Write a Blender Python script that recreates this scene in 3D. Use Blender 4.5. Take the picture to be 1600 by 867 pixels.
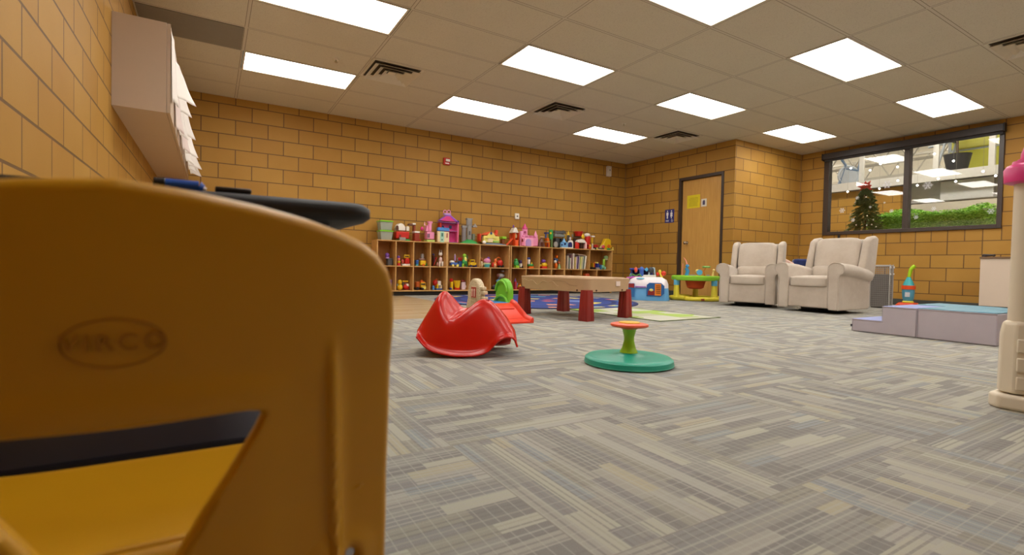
import bpy, bmesh, math, random
from math import sin, cos, pi, radians, sqrt, atan2, floor
from mathutils import Vector, Matrix
random.seed(7)
for o in list(bpy.data.objects): bpy.data.objects.remove(o)
SC = bpy.context.scene
COL = SC.collection

# ------------------------------------------------------------------ camera, world, exposure
CAMZ = 0.4945
YAW, PITCH, ROLL, FPX = 0.5445, -0.0217, 0.0207, 777.65
_f = Vector((sin(YAW)*cos(PITCH), cos(YAW)*cos(PITCH), sin(PITCH)))
_r = Vector((cos(YAW), -sin(YAW), 0)); _u = _r.cross(_f)
R2 = cos(ROLL)*_r + sin(ROLL)*_u
U2 = -sin(ROLL)*_r + cos(ROLL)*_u
cam_d = bpy.data.cameras.new('camera'); cam = bpy.data.objects.new('camera', cam_d); COL.objects.link(cam)
M = Matrix((( R2.x, U2.x, -_f.x, 0), (R2.y, U2.y, -_f.y, 0), (R2.z, U2.z, -_f.z, CAMZ), (0, 0, 0, 1)))
cam.matrix_world = M
cam_d.sensor_width = 36; cam_d.lens = 36*FPX/1600; cam_d.clip_start = 0.02
cam_d.dof.use_dof = True; cam_d.dof.focus_distance = 4.5; cam_d.dof.aperture_fstop = 5.0
SC.camera = cam
SC.view_settings.view_transform = 'Standard'; SC.view_settings.look = 'None'
SC.view_settings.exposure = 0.13; SC.view_settings.gamma = 1.0
SC.view_settings.use_curve_mapping = False
W = bpy.data.worlds.new('world'); SC.world = W; W.use_nodes = True
W.node_tree.nodes['Background'].inputs[0].default_value = (0.9, 0.8, 0.65, 1)
W.node_tree.nodes['Background'].inputs[1].default_value = 0.15
PANEL = 10.5                     # radiance of the troffer diffusers
HALL = 26.0
LAMP_COL = (1.0, 0.965, 0.90)

def ray(px, py):
    return R2*((px-800)/FPX) + U2*(-(py-433.5)/FPX) + _f
def at(px, py, Y=None, X=None, Z=None):
    d = ray(px, py)
    t = Y/d.y if Y is not None else (X/d.x if X is not None else (Z-CAMZ)/d.z)
    return Vector((d.x*t, d.y*t, CAMZ+d.z*t))

# ------------------------------------------------------------------ room numbers
ZC = 2.743; T = 0.6096; GX, GY = 0.2793, 6.1017; BW, BH = 0.4064, 0.2032
XL, YW, XD, YJ, XR, YB = -0.60, 7.938, 7.626, 5.336, 9.656, -2.4

# ------------------------------------------------------------------ materials
def lin(c):
    out = []
    for v in c[:3]:
        v = v/255.0
        out.append(v/12.92 if v <= 0.04045 else ((v+0.055)/1.055)**2.4)
    return (*out, 1)
class NT:
    def __init__(s, name):
        s.m = bpy.data.materials.new(name); s.m.use_nodes = True; s.t = s.m.node_tree; s.n = s.t.nodes
        s.b = s.n['Principled BSDF']
        s.g = None
    def node(s, t, **k):
        n = s.n.new(t)
        for a, v in k.items(): setattr(n, a, v)
        return n
    def link(s, a, b): s.t.links.new(a, b)
    def inp(s, sock, v):
        if isinstance(v, (int, float)): sock.default_value = v
        elif isinstance(v, (tuple, list)): sock.default_value = v
        else: s.link(v, sock)
    def math(s, op, a, b=0, c=0):
        n = s.node('ShaderNodeMath', operation=op)
        s.inp(n.inputs[0], a); s.inp(n.inputs[1], b); s.inp(n.inputs[2], c)
        return n.outputs[0]
    def mix(s, f, a, b, blend='MIX'):
        n = s.node('ShaderNodeMix', data_type='RGBA', blend_type=blend)
        s.inp(n.inputs[0], f); s.inp(n.inputs[6], a); s.inp(n.inputs[7], b)
        return n.outputs[2]
    def xyz(s):
        g = s.node('ShaderNodeNewGeometry'); p = s.node('ShaderNodeSeparateXYZ'); s.link(g.outputs['Position'], p.inputs[0])
        return p.outputs[0], p.outputs[1], p.outputs[2]
    def comb(s, a, b, c=0.0):
        n = s.node('ShaderNodeCombineXYZ'); s.inp(n.inputs[0], a); s.inp(n.inputs[1], b); s.inp(n.inputs[2], c); return n.outputs[0]
    def noise(s, vec, scale, detail=3, rough=0.5):
        n = s.node('ShaderNodeTexNoise')
        if vec is not None: s.link(vec, n.inputs['Vector'])
        n.inputs['Scale'].default_value = scale; n.inputs['Detail'].default_value = detail; n.inputs['Roughness'].default_value = rough
        return n.outputs[0]
    def bump(s, h, strength, dist=0.01):
        n = s.node('ShaderNodeBump'); s.link(h, n.inputs['Height']); n.inputs['Strength'].default_value = strength
        n.inputs['Distance'].default_value = dist; s.link(n.outputs[0], s.b.inputs['Normal'])
    def ramp(s, f, stops, interp='LINEAR'):
        n = s.node('ShaderNodeValToRGB'); n.color_ramp.interpolation = interp
        e = n.color_ramp.elements
        while len(e) < len(stops): e.new(0.5)
        for k, (p, c) in enumerate(stops): e[k].position = p; e[k].color = c
        s.link(f, n.inputs[0]); return n.outputs[0]
_pm = {}
def plastic(c, rough=0.38, name=None, spec=0.5, var=0.06):
    key = (tuple(c), rough, var)
    if key in _pm: return _pm[key]
    s = NT(name or 'plastic_%02x%02x%02x' % tuple(int(v) for v in c[:3]))
    tc = s.node('ShaderNodeTexCoord')
    f = s.noise(tc.outputs['Object'], 14, 2)
    a = lin(c); lo = tuple(v*(1-var) for v in a[:3])+(1,); hi = tuple(min(1, v*(1+var)) for v in a[:3])+(1,)
    s.link(s.mix(f, lo, hi), s.b.inputs['Base Color'])
    s.b.inputs['Roughness'].default_value = rough
    s.b.inputs['Specular IOR Level'].default_value = spec
    _pm[key] = s.m
    return s.m
def metal(c, rough=0.3, name='metal'):
    s = NT(name); s.b.inputs['Base Color'].default_value = lin(c); s.b.inputs['Metallic'].default_value = 1
    tc = s.node('ShaderNodeTexCoord'); f = s.noise(tc.outputs['Object'], 60, 2)
    s.link(s.math('MULTIPLY_ADD', f, 0.15, rough-0.07), s.b.inputs['Roughness'])
    return s.m
def emis(name, col, st):
    s = NT(name); s.b.inputs['Base Color'].default_value = (0.8, 0.8, 0.8, 1)
    s.b.inputs['Emission Color'].default_value = (*col, 1); s.b.inputs['Emission Strength'].default_value = st
    return s.m
def brick_mat(name, axis, off, half=None, light=1.0, soldier=None):
    """axis 'x' or 'y' along the wall; off = a joint position in the even courses"""
    s = NT(name); X, Y, Z = s.xyz()
    U = X if axis == 'x' else Y
    v = s.comb(s.math('SUBTRACT', U, off-BW*0.5), Z)
    def bt(w, h, vec, offs=0.5):
        n = s.node('ShaderNodeTexBrick', offset=offs, offset_frequency=2, squash=1.0)
        s.link(vec, n.inputs['Vector'])
        n.inputs['Color1'].default_value = lin((186*light, 142*light, 58*light)); n.inputs['Color2'].default_value = lin((174*light, 127*light, 45*light))
        n.inputs['Mortar'].default_value = lin((74, 52, 36)); n.inputs['Scale'].default_value = 1
        n.inputs['Mortar Size'].default_value = 0.0066; n.inputs['Mortar Smooth'].default_value = 0.12
        n.inputs['Bias'].default_value = 0.0
        n.inputs['Brick Width'].default_value = w; n.inputs['Row Height'].default_value = h
        return n
    b1 = bt(BW, BH, v); colr, fac = b1.outputs['Color'], b1.outputs['Fac']
    if soldier:
        z0, z1, u0, u1 = soldier
        b2 = bt(BW/2, BH, v, 0.0)
        m = s.math('MULTIPLY', s.math('MULTIPLY', s.math('GREATER_THAN', Z, z0), s.math('LESS_THAN', Z, z1)),
                   s.math('MULTIPLY', s.math('GREATER_THAN', U, u0), s.math('LESS_THAN', U, u1)))
        colr = s.mix(m, colr, b2.outputs['Color'])
        fm = s.node('ShaderNodeMix', data_type='FLOAT'); s.link(m, fm.inputs[0]); s.link(fac, fm.inputs[2]); s.link(b2.outputs['Fac'], fm.inputs[3]); fac = fm.outputs[0]
    pos = s.comb(X, Y, Z)
    n1 = s.noise(pos, 2.2, 3); n2 = s.noise(pos, 90, 4, 0.7)
    colr = s.mix(0.22, colr, s.ramp(n1, [(0.3, lin((160, 114, 50))), (0.7, lin((200, 156, 90)))]), 'MIX')
    colr = s.mix(s.math('MULTIPLY', n2, 0.22), colr, lin((136, 96, 48)))
    s.link(colr, s.b.inputs['Base Color']); s.b.inputs['Roughness'].default_value = 0.62
    s.b.inputs['Specular IOR Level'].default_value = 0.35
    h = s.math('SUBTRACT', s.math('MULTIPLY', n2, 0.12), fac)
    s.bump(h, 0.6, 0.006)
    return s.m
def ceiling_mat():
    s = NT('ceiling_tile'); X, Y, Z = s.xyz()
    def line(u, off, p, w):
        a = s.math('FRACT', s.math('ADD', s.math('DIVIDE', s.math('SUBTRACT', u, off), p), 0.5))
        d = s.math('MULTIPLY', s.math('ABSOLUTE', s.math('SUBTRACT', a, 0.5)), p)
        return d
    dx = line(X, GX, 2*T, 0); dy = line(Y, GY, T, 0); d = s.math('MINIMUM', dx, dy)
    bar = s.math('LESS_THAN', d, 0.012)
    edge = s.math('MULTIPLY', s.math('GREATER_THAN', d, 0.012), s.math('LESS_THAN', d, 0.017))
    pos = s.comb(X, Y, Z)
    n = s.noise(pos, 130, 4, 0.7); n2 = s.noise(pos, 3, 2)
    tile = s.mix(n2, lin((206, 197, 174)), lin((213, 204, 182)))
    tile = s.mix(s.math('GREATER_THAN', n, 0.6), tile, lin((186, 174, 152)))
    c = s.mix(bar, tile, lin((206, 196, 176))); c = s.mix(edge, c, lin((136, 122, 102)))
    s.link(c, s.b.inputs['Base Color']); s.b.inputs['Roughness'].default_value = 0.9
    s.bump(s.math('SUBTRACT', s.math('MULTIPLY', n, 0.2), edge), 0.4, 0.004)
    return s.m
def carpet_mat():
    s = NT('carpet_squares'); X, Y, Z = s.xyz()
    P = 0.6096
    a = s.math('DIVIDE', s.math('SUBTRACT', X, 0.568), P); b = s.math('DIVIDE', s.math('SUBTRACT', Y, 0.63), P)
    i = s.math('FLOOR', a); j = s.math('FLOOR', b)
    fa = s.math('FRACT', a); fb = s.math('FRACT', b)
    par = s.math('GREATER_THAN', s.math('FRACT', s.math('MULTIPLY', s.math('ADD', i, j), 0.5)), 0.25)   # 1: stripes along X
    u = s.math('ADD', s.math('MULTIPLY', par, fa), s.math('MULTIPLY', s.math('SUBTRACT', 1, par), fb))
    v = s.math('ADD', s.math('MULTIPLY', par, fb), s.math('MULTIPLY', s.math('SUBTRACT', 1, par), fa))
    tid = s.math('ADD', s.math('MULTIPLY', i, 7.13), s.math('MULTIPLY', j, 3.71))
    def wn(*c):
        n = s.node('ShaderNodeTexWhiteNoise', noise_dimensions='3D'); s.link(s.comb(*c), n.inputs['Vector']); return n.outputs['Value']
    row = s.math('FLOOR', s.math('MULTIPLY', v, 16))
    rr = wn(row, tid, 3.3)
    seg = s.math('FLOOR', s.math('ADD', s.math('MULTIPLY', u, 3.6), s.math('MULTIPLY', rr, 5)))
    val = wn(row, seg, tid)
    pal = [(0.0, lin((104, 110, 112))), (0.14, lin((138, 142, 138))), (0.30, lin((162, 163, 154))), (0.43, lin((142, 144, 130))), (0.54, lin((184, 186, 168))),
           (0.66, lin((118, 124, 128))), (0.78, lin((172, 173, 166))), (0.90, lin((178, 172, 142))), (0.95, lin((132, 148, 156)))]
    c = s.ramp(val, pal, 'CONSTANT')
    # thin pinstripes between wide stripes
    fine = s.math('FRACT', s.math('MULTIPLY', v, 38))
    thin = s.math('LESS_THAN', fine, 0.34)
    rr2 = wn(s.math('FLOOR', s.math('MULTIPLY', v, 38)), tid, 9.1)
    c2 = s.ramp(rr2, [(0, lin((84, 90, 94))), (0.35, lin((182, 184, 174))), (0.7, lin((106, 110, 110))), (0.88, lin((160, 160, 146)))], 'CONSTANT')
    c = s.mix(s.math('MULTIPLY', thin, 0.6), c, c2)
    # cross threads
    gl = s.math('LESS_THAN', s.math('FRACT', s.math('MULTIPLY', u, 21)), 0.10)
    c = s.mix(s.math('MULTIPLY', gl, 0.5), c, lin((184, 185, 175)))
    # seams
    ed = s.math('MINIMUM', s.math('MINIMUM', fa, s.math('SUBTRACT', 1, fa)), s.math('MINIMUM', fb, s.math('SUBTRACT', 1, fb)))
    c = s.mix(s.math('MULTIPLY', s.math('LESS_THAN', ed, 0.003), 0.55), c, lin((96, 92, 84)))
    pos = s.comb(X, Y, Z)
    n = s.noise(pos, 420, 2, 0.7); c = s.mix(s.math('MULTIPLY', n, 0.35), c, s.mix(n, lin((110, 104, 96)), lin((206, 198, 184))))
    big = s.noise(pos, 1.3, 2); c = s.mix(s.math('MULTIPLY', big, 0.18), c, lin((140, 142, 136)))
    c = s.mix(0.30, c, lin((166, 157, 150)))
    s.link(c, s.b.inputs['Base Color']); s.b.inputs['Roughness'].default_value = 0.95; s.b.inputs['Specular IOR Level'].default_value = 0.1
    s.bump(s.math('ADD', n, s.math('MULTIPLY', thin, -0.5)), 0.35, 0.004)
    return s.m
def wood_mat(name, c1, c2, vertical=True, rough=0.4, scale=1.0):
    s = NT(name); tc = s.node('ShaderNodeTexCoord'); mp = s.node('ShaderNodeMapping'); s.link(tc.outputs['Object'], mp.inputs[0])
    mp.inputs['Scale'].default_value = (18*scale, 18*scale, 1.2*scale) if vertical else (1.2*scale, 18*scale, 18*scale)
    n = s.noise(mp.outputs[0], 2.5, 5, 0.6)
    s.link(s.ramp(n, [(0.3, lin(c1)), (0.7, lin(c2))]), s.b.inputs['Base Color']); s.b.inputs['Roughness'].default_value = rough
    return s.m
def fabric_mat(name, c, c2, scale=5):
    s = NT(name); tc = s.node('ShaderNodeTexCoord')
    n = s.noise(tc.outputs['Object'], scale, 5, 0.65); f = s.noise(tc.outputs['Object'], 300, 2)
    col = s.ramp(n, [(0.35, lin(c2)), (0.62, lin(c))]); s.link(s.mix(s.math('MULTIPLY', f, 0.2), col, lin(c2)), s.b.inputs['Base Color'])
    s.b.inputs['Roughness'].default_value = 0.85; s.b.inputs['Sheen Weight'].default_value = 0.35; s.b.inputs['Specular IOR Level'].default_value = 0.2
    s.bump(s.math('ADD', s.math('MULTIPLY', f, 0.3), n), 0.3, 0.01)
    return s.m
def vinyl_floor_mat():
    s = NT('vinyl_tile'); X, Y, Z = s.xyz()
    b = s.node('ShaderNodeTexBrick', offset=0.5, offset_frequency=2); s.link(s.comb(X, Y), b.inputs['Vector'])
    b.inputs['Scale'].default_value = 1; b.inputs['Brick Width'].default_value = 0.92; b.inputs['Row Height'].default_value = 0.153
    b.inputs['Mortar Size'].default_value = 0.0015
    b.inputs['Color1'].default_value = lin((206, 188, 156)); b.inputs['Color2'].default_value = lin((190, 162, 122)); b.inputs['Mortar'].default_value = lin((156, 130, 98))
    n = s.noise(s.comb(s.math('MULTIPLY', X, 2), s.math('MULTIPLY', Y, 20)), 3, 4)
    s.link(s.mix(s.math('MULTIPLY', n, 0.4), b.outputs['Color'], lin((190, 164, 124))), s.b.inputs['Base Color']); s.b.inputs['Roughness'].default_value = 0.22
    return s.m
def glass_mat(name, tint=(1, 1, 1, 1)):
    s = NT(name); s.b.inputs['Base Color'].default_value = tint; s.b.inputs['Transmission Weight'].default_value = 1
    s.b.inputs['Roughness'].default_value = 0.0; s.b.inputs['IOR'].default_value = 1.5
    return s.m

# ------------------------------------------------------------------ mesh builder
class MB:
    def __init__(s): s.v = []; s.f = []; s.mi = []
    def add(s, vs, fs, mi=0, M=None):
        o = len(s.v)
        for v in vs:
            v = Vector(v)
            s.v.append(M @ v if M is not None else v)
        for f in fs: s.f.append([o+k for k in f]); s.mi.append(mi)
        return s
    def box(s, c, d, mi=0, rz=0, rx=0, ry=0):
        x, y, z = d[0]/2, d[1]/2, d[2]/2
        vs = [(-x,-y,-z),(x,-y,-z),(x,y,-z),(-x,y,-z),(-x,-y,z),(x,-y,z),(x,y,z),(-x,y,z)]
        fs = [(0,3,2,1),(4,5,6,7),(0,1,5,4),(1,2,6,5),(2,3,7,6),(3,0,4,7)]
        M = Matrix.Translation(c) @ Matrix.Rotation(rz, 4, 'Z') @ Matrix.Rotation(ry, 4, 'Y') @ Matrix.Rotation(rx, 4, 'X')
        return s.add(vs, fs, mi, M)
    def bx(s, x0, x1, y0, y1, z0, z1, mi=0):
        return s.box(((x0+x1)/2, (y0+y1)/2, (z0+z1)/2), (abs(x1-x0), abs(y1-y0), abs(z1-z0)), mi)
    def rings(s, rings, mi=0, cap0=True, cap1=True, closed=True):
        n = len(rings[0]); o = len(s.v)
        for r in rings: s.v += [Vector(p) for p in r]
        for i in range(len(rings)-1):
            for k in range(n if closed else n-1):
                a, b = k, (k+1) % n
                s.f.append([o+i*n+a, o+i*n+b, o+(i+1)*n+b, o+(i+1)*n+a]); s.mi.append(mi)
        if cap0: s.f.append([o+k for k in range(n)][::-1]); s.mi.append(mi)
        if cap1: s.f.append([o+(len(rings)-1)*n+k for k in range(n)]); s.mi.append(mi)
        return s
    def cyl(s, p0, p1, r0, r1=None, n=20, mi=0, cap=True):
        r1 = r0 if r1 is None else r1; p0, p1 = Vector(p0), Vector(p1); d = (p1-p0).normalized()
        a = d.orthogonal().normalized(); b = d.cross(a)
        rg = [[p+ (a*cos(2*pi*k/n)+b*sin(2*pi*k/n))*r for k in range(n)] for p, r in ((p0, r0), (p1, r1))]
        return s.rings(rg, mi, cap, cap)
    def tube(s, pts, r, n=10, mi=0, cap=True):
        pts = [Vector(p) for p in pts]; rr = r if isinstance(r, (list, tuple)) else [r]*len(pts); rg = []
        a = None
        for k, p in enumerate(pts):
            d = (pts[min(k+1, len(pts)-1)]-pts[max(k-1, 0)]).normalized()
            if a is None: a = d.orthogonal().normalized()
            a = (a-d*a.dot(d)).normalized(); b = d.cross(a)
            rg.append([p+(a*cos(2*pi*q/n)+b*sin(2*pi*q/n))*rr[k] for q in range(n)])
        return s.rings(rg, mi, cap, cap)
    def lathe(s, c, prof, n=32, mi=0, sx=1, sy=1):
        rg = [[(c[0]+r*cos(2*pi*k/n)*sx, c[1]+r*sin(2*pi*k/n)*sy, c[2]+z) for k in range(n)] for r, z in prof]
        return s.rings(rg, mi)
    def sph(s, c, r, n=16, m=10, mi=0):
        if not isinstance(r, (tuple, list)): r = (r, r, r)
        rg = []
        for i in range(m+1):
            t = -pi/2+pi*i/m; q = max(cos(t), 0.02)
            rg.append([(c[0]+r[0]*q*cos(2*pi*k/n), c[1]+r[1]*q*sin(2*pi*k/n), c[2]+r[2]*sin(t)) for k in range(n)])
        return s.rings(rg, mi)
    def prism(s, poly, y0, y1, mi=0, M=None, plane='xz'):
        """polygon in x,z extruded from y0 to y1 (or x,y extruded in z with plane='xy')"""
        n = len(poly)
        if plane == 'xz': vs = [(p[0], y0, p[1]) for p in poly]+[(p[0], y1, p[1]) for p in poly]
        elif plane == 'yz': vs = [(y0, p[0], p[1]) for p in poly]+[(y1, p[0], p[1]) for p in poly]
        else: vs = [(p[0], p[1], y0) for p in poly]+[(p[0], p[1], y1) for p in poly]
        fs = [list(range(n))[::-1], list(range(n, 2*n))]+[[k, (k+1) % n, n+(k+1) % n, n+k] for k in range(n)]
        return s.add(vs, fs, mi, M)
    def build(s, name, mats, parent=None, bevel=0, smooth=35, seg=2, sub=0, recalc=True, solid=0):
        me = bpy.data.meshes.new(name); me.from_pydata([tuple(v) for v in s.v], [], s.f)
        if not isinstance(mats, (list, tuple)): mats = [mats]
        for m in mats: me.materials.append(m)
        for p, k in zip(me.polygons, s.mi): p.material_index = k
        if recalc:
            bm = bmesh.new(); bm.from_mesh(me); bmesh.ops.recalc_face_normals(bm, faces=bm.faces); bm.to_mesh(me); bm.free()
        if smooth:
            me.polygons.foreach_set('use_smooth', [True]*len(me.polygons))
            me.set_sharp_from_angle(angle=radians(smooth))
        o = bpy.data.objects.new(name, me); COL.objects.link(o)
        if parent is not None:
            o.parent = parent
        if solid:
            m = o.modifiers.new('solid', 'SOLIDIFY'); m.thickness = solid; m.offset = 0
        if bevel:
            m = o.modifiers.new('bevel', 'BEVEL'); m.width = bevel; m.segments = seg; m.limit_method = 'ANGLE'; m.angle_limit = radians(40)
            m.harden_normals = False
        if sub:
            m = o.modifiers.new('sub', 'SUBSURF'); m.levels = sub; m.render_levels = sub
        return o
def thing(name, label, cat, loc=(0, 0, 0), rz=0, group=None):
    o = bpy.data.objects.new(name, None); COL.objects.link(o); o.location = loc; o.rotation_euler = (0, 0, rz)
    o.empty_display_size = 0.05
    o['label'] = label; o['category'] = cat
    if group: o['group'] = group
    return o
def tag(o, label, cat, group=None):
    o['label'] = label; o['category'] = cat
    if group: o['group'] = group
    return o
def struct(o): o['kind'] = 'structure'; return o
def recenter(o, loc):
    """move an origin of a top-level mesh object built in world space"""
    o.data.transform(Matrix.Translation(-Vector(loc))); o.location = loc; return o
def dup(o, loc=None, rz=None, label=None, parent=None):
    c = o.copy(); COL.objects.link(c)
    if parent is not None: c.parent = parent
    if loc is not None: c.location = loc
    if rz is not None: c.rotation_euler = (0, 0, rz)
    if label: c['label'] = label
    for ch in [q for q in COL.objects if q.parent == o]: dup(ch, parent=c)
    return c

# ------------------------------------------------------------------ room shell
WT = 0.2
m_shelfwall = brick_mat('brick_back', 'x', 0.078)
m_door_wall = brick_mat('brick_door', 'y', 7.548)
m_jog = brick_mat('brick_alcove', 'x', 8.057)
m_win = brick_mat('brick_window', 'y', 3.90, soldier=(1.016, 1.219, 2.48, 4.92))
m_left = brick_mat('brick_left', 'y', 3.337)
MB().bx(XL-WT, XD, YW, YW+WT, 0, ZC+.1).build('wall_back', m_shelfwall, smooth=0); struct(bpy.data.objects['wall_back'])
DY0, DY1, DZ = 5.54, 6.51, 2.235
mb = MB(); mb.bx(XD, XD+WT, YJ+WT, DY0, 0, ZC+.1); mb.bx(XD, XD+WT, DY1, YW+WT, 0, ZC+.1); mb.bx(XD, XD+WT, DY0, DY1, DZ, ZC+.1)
struct(mb.build('wall_restroom', m_door_wall, smooth=0))
struct(MB().bx(XD, XR, YJ, YJ+WT, 0, ZC+.1).build('wall_alcove', m_jog, smooth=0))
WY0, WY1, WZ0, WZ1 = 2.48, 4.91, 1.219, 2.66
mb = MB(); mb.bx(XR, XR+WT, YB, WY0, 0, ZC+.1); mb.bx(XR, XR+WT, WY1, YJ+WT, 0, ZC+.1); mb.bx(XR, XR+WT, WY0, WY1, 0, WZ0); mb.bx(XR, XR+WT, WY0, WY1, WZ1, ZC+.1)
struct(mb.build('wall_right', m_win, smooth=0))
struct(MB().bx(XL-WT, XL, YB, YW, 0, ZC+.1).build('wall_left', m_left, smooth=0))
struct(MB().bx(XL-WT, XR+WT, YB-WT, YB, 0, ZC+.1).build('wall_behind', brick_mat('brick_rear', 'x', 0.1), smooth=0))
# floors: carpet squares everywhere but the vinyl corner by the shelves
VX, VY = 2.62, 4.35
mb = MB(); mb.bx(XL, XR, YB, VY, -.05, 0); mb.bx(VX, XR, VY, YW, -.05, 0)
struct(mb.build('floor', carpet_mat(), smooth=0))
struct(MB().bx(XL, VX, VY, YW, -.05, 0).build('floor', vinyl_floor_mat(), smooth=0))
# ceiling with openings for the troffers
lights = [(0, 0), (4, 0), (8, 0), (0, -3), (4, -3), (8, -3), (12, -3), (0, -6), (4, -6), (8, -6), (12, -6), (0, -9), (4, -9), (8, -9), (12, -9), (4, -12), (8, -12), (12, -12)]  # fourth and last rows lie out of view, added to brighten the room
holes = set()
for i, j in lights: holes.add((i, j)); holes.add((i+1, j))
mb = MB()
for i in range(-3, 17):
    for j in range(-16, 6):
        if (i, j) in holes: continue
        x0, x1, y0, y1 = GX+i*T, GX+(i+1)*T, GY+j*T, GY+(j+1)*T
        mb.bx(max(x0, XL-.1), min(x1, XR+.1), max(y0, YB-.1), min(y1, YW+.1), ZC, ZC+.02) if min(x1, XR+.1) > max(x0, XL-.1) and min(y1, YW+.1) > max(y0, YB-.1) else None
struct(mb.build('ceiling', ceiling_mat(), smooth=0))
# baseboards
m_base = plastic((74, 78, 74), 0.5, 'rubber_base')
bt_, bh_ = 0.008, 0.1
def base(name, *b): struct(MB().bx(*b).build(name, m_base, smooth=0))
base('baseboard_right', XR-bt_, XR, YB, YJ, 0, bh_); base('baseboard_alcove', XD, XR-bt_, YJ-bt_, YJ, 0, bh_)
base('baseboard_restroom', XD-bt_, XD, DY1, YW, 0, bh_); base('baseboard_restroom', XD-bt_, XD, YJ, DY0, 0, bh_)
base('baseboard_back', XL, XD-bt_, YW-bt_, YW, 0, bh_); base('baseboard_left', XL, XL+bt_, YB, YW-bt_, 0, bh_)
m_caulk = plastic((150, 118, 78), 0.7, 'joint_sealant')
struct(MB().bx(XD-.03, XD-.018, YW-.006, YW, .1, ZC).build('trim_1', m_caulk, smooth=0))
struct(MB().bx(XR-.03, XR-.018, YJ-.006, YJ, .1, ZC).build('trim_2', m_caulk, smooth=0))

# ------------------------------------------------------------------ ceiling lights, vents, sprinklers
m_diff = emis('light_diffuser', LAMP_COL, PANEL); m_white = plastic((226, 220, 206), 0.45, 'white_enamel')
m_tr = plastic((214, 204, 184), 0.5, 'grid_enamel')
def troffer(i, j):
    x0, y0 = GX+i*T, GY+j*T
    t = thing('ceiling_light', 'x', 'ceiling light', (x0+T, y0+T/2, ZC), 0, 'recessed ceiling light panels')
    a, b, g = T-.012, T/2-.012, .018
    f = MB(); 
    f.bx(-a, a, -b, -b+g, -.004, .05); f.bx(-a, a, b-g, b, -.004, .05); f.bx(-a, -a+g, -b+g, b-g, -.004, .05); f.bx(a-g, a, -b+g, b-g, -.004, .05)
    f.bx(-a, a, -b, b, .05, .06)
    f.build('frame', m_tr, t, smooth=0)
    MB().bx(-a+g, a-g, -b+g, b-g, .012, .018).build('diffuser', m_diff, t, smooth=0)
    return t
rows = {0: 'row nearest the toy shelves', -3: 'second row from the toy shelves', -6: 'third row from the toy shelves', -9: 'added unseen fourth row', -12: 'added unseen last row'}
cols = {0: 'leftmost', 4: 'second from left', 8: 'third from left', 12: 'window side'}
for i, j in lights:
    t = troffer(i, j)
    t['label'] = 'bright flat ceiling light, %s, %s' % (rows[j], cols[i])
m_dark = plastic((84, 74, 60), 0.7, 'duct_shade')
def vent(i, j, lab):
    x0, y0 = GX+(i+.5)*T, GY+(j+.5)*T
    t = thing('ceiling_vent', lab, 'air vent', (x0, y0, ZC), 0, 'square ceiling air vents')
    MB().bx(-.285, .285, -.285, .285, -.0025, -.001).build('backing', m_dark, t, smooth=0)  # dark sheet paints the shade of an open duct between the louvers
    def sq(r, z): return [(-r, -r, z), (r, -r, z), (r, r, z), (-r, r, z)]
    m = MB(); g_ = [sq(.298, -.001), sq(.298, -.006), sq(.268, -.006), sq(.268, -.001)]; m.rings(g_+[g_[0]], cap0=False, cap1=False); m.build('outer_frame', m_tr, t, smooth=0)
    for ro, ri in ((.262, .200), (.186, .126), (.112, .054)):
        m = MB(); g_ = [sq(ro, -.040), sq(ri, -.006), sq(ri, -.003), sq(ro, -.037)]; m.rings(g_+[g_[0]], cap0=False, cap1=False); m.build('louver', m_tr, t, smooth=0)
    MB().box((0, 0, -.012), (.085, .085, .006)).build('center_plate', m_tr, t, smooth=0)
vent(2, -1, 'square white ceiling vent beside the leftmost long light'); vent(6, -1, 'square ceiling vent above the middle of the toy shelf wall')
vent(10, -1, 'small looking ceiling vent above the restroom door wall'); vent(10, -8, 'ceiling vent cut by the right edge, over the window side'); 
t = tag(MB().bx(GX-1.42*T, GX-.02, GY-T+.01, GY-.01, ZC-.006, ZC-.001).build('ceiling_panel', plastic((136, 128, 114), .8, 'grey_panel')), 'plain dark grey ceiling panel beside the wall cabinet top', 'ceiling panel')
for (px, py, lab) in [(525, 93, 'small sprinkler head left of the first ceiling vent'), (975, 193, 'tiny sprinkler head near the corner of toy shelf wall')]:
    p = at(px, py, Z=ZC)
    t = thing('sprinkler_head', lab, 'sprinkler', p)
    MB().lathe((0, 0, -.006), [(.03, 0), (.03, .006)], 20).build('escutcheon', m_white, t)
    m = MB(); m.cyl((0, 0, -.006), (0, 0, -.03), .008, .006); m.lathe((0, 0, -.034), [(.018, 0), (.018, .003)], 16); m.build('deflector', metal((190, 180, 160), .3, 'sprinkler_metal'), t)

# ------------------------------------------------------------------ restroom door
m_doorwood = wood_mat('maple_veneer', (196, 146, 74), (212, 164, 90), True, 0.35)
m_frame = plastic((62, 48, 40), 0.45, 'bronze_paint')
leafx = XD+.045
m = MB(); fw = .05
m.bx(XD-.012, XD+WT+.01, DY0, DY0+fw, 0, DZ); m.bx(XD-.012, XD+WT+.01, DY1-fw, DY1, 0, DZ); m.bx(XD-.012, XD+WT+.01, DY0+fw, DY1-fw, DZ-fw, DZ)
fr = struct(m.build('trim_3', m_frame, bevel=.003, smooth=0))
d = struct(MB().bx(leafx, leafx+.045, DY0+fw+.004, DY1-fw-.004, .01, DZ-fw-.004).build('door_1', m_doorwood, smooth=0))
p = at(1072, 379, X=leafx)
m = MB(); m.cyl((leafx, p.y-.02, 1.01), (leafx-.012, p.y-.02, 1.01), .034, n=24); m.cyl((leafx-.012, p.y-.02, 1.01), (leafx-.045, p.y-.02, 1.01), .012); m.sph((leafx-.065, p.y-.02, 1.01), (.024, .029, .029), 20, 12)
m.build('door_knob', metal((190, 182, 168), .25, 'satin_steel'), d)
m_yel = plastic((226, 206, 30), .6, 'yellow_paper'); m_ink = plastic((150, 130, 20), .6, 'paper_ink')
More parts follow.
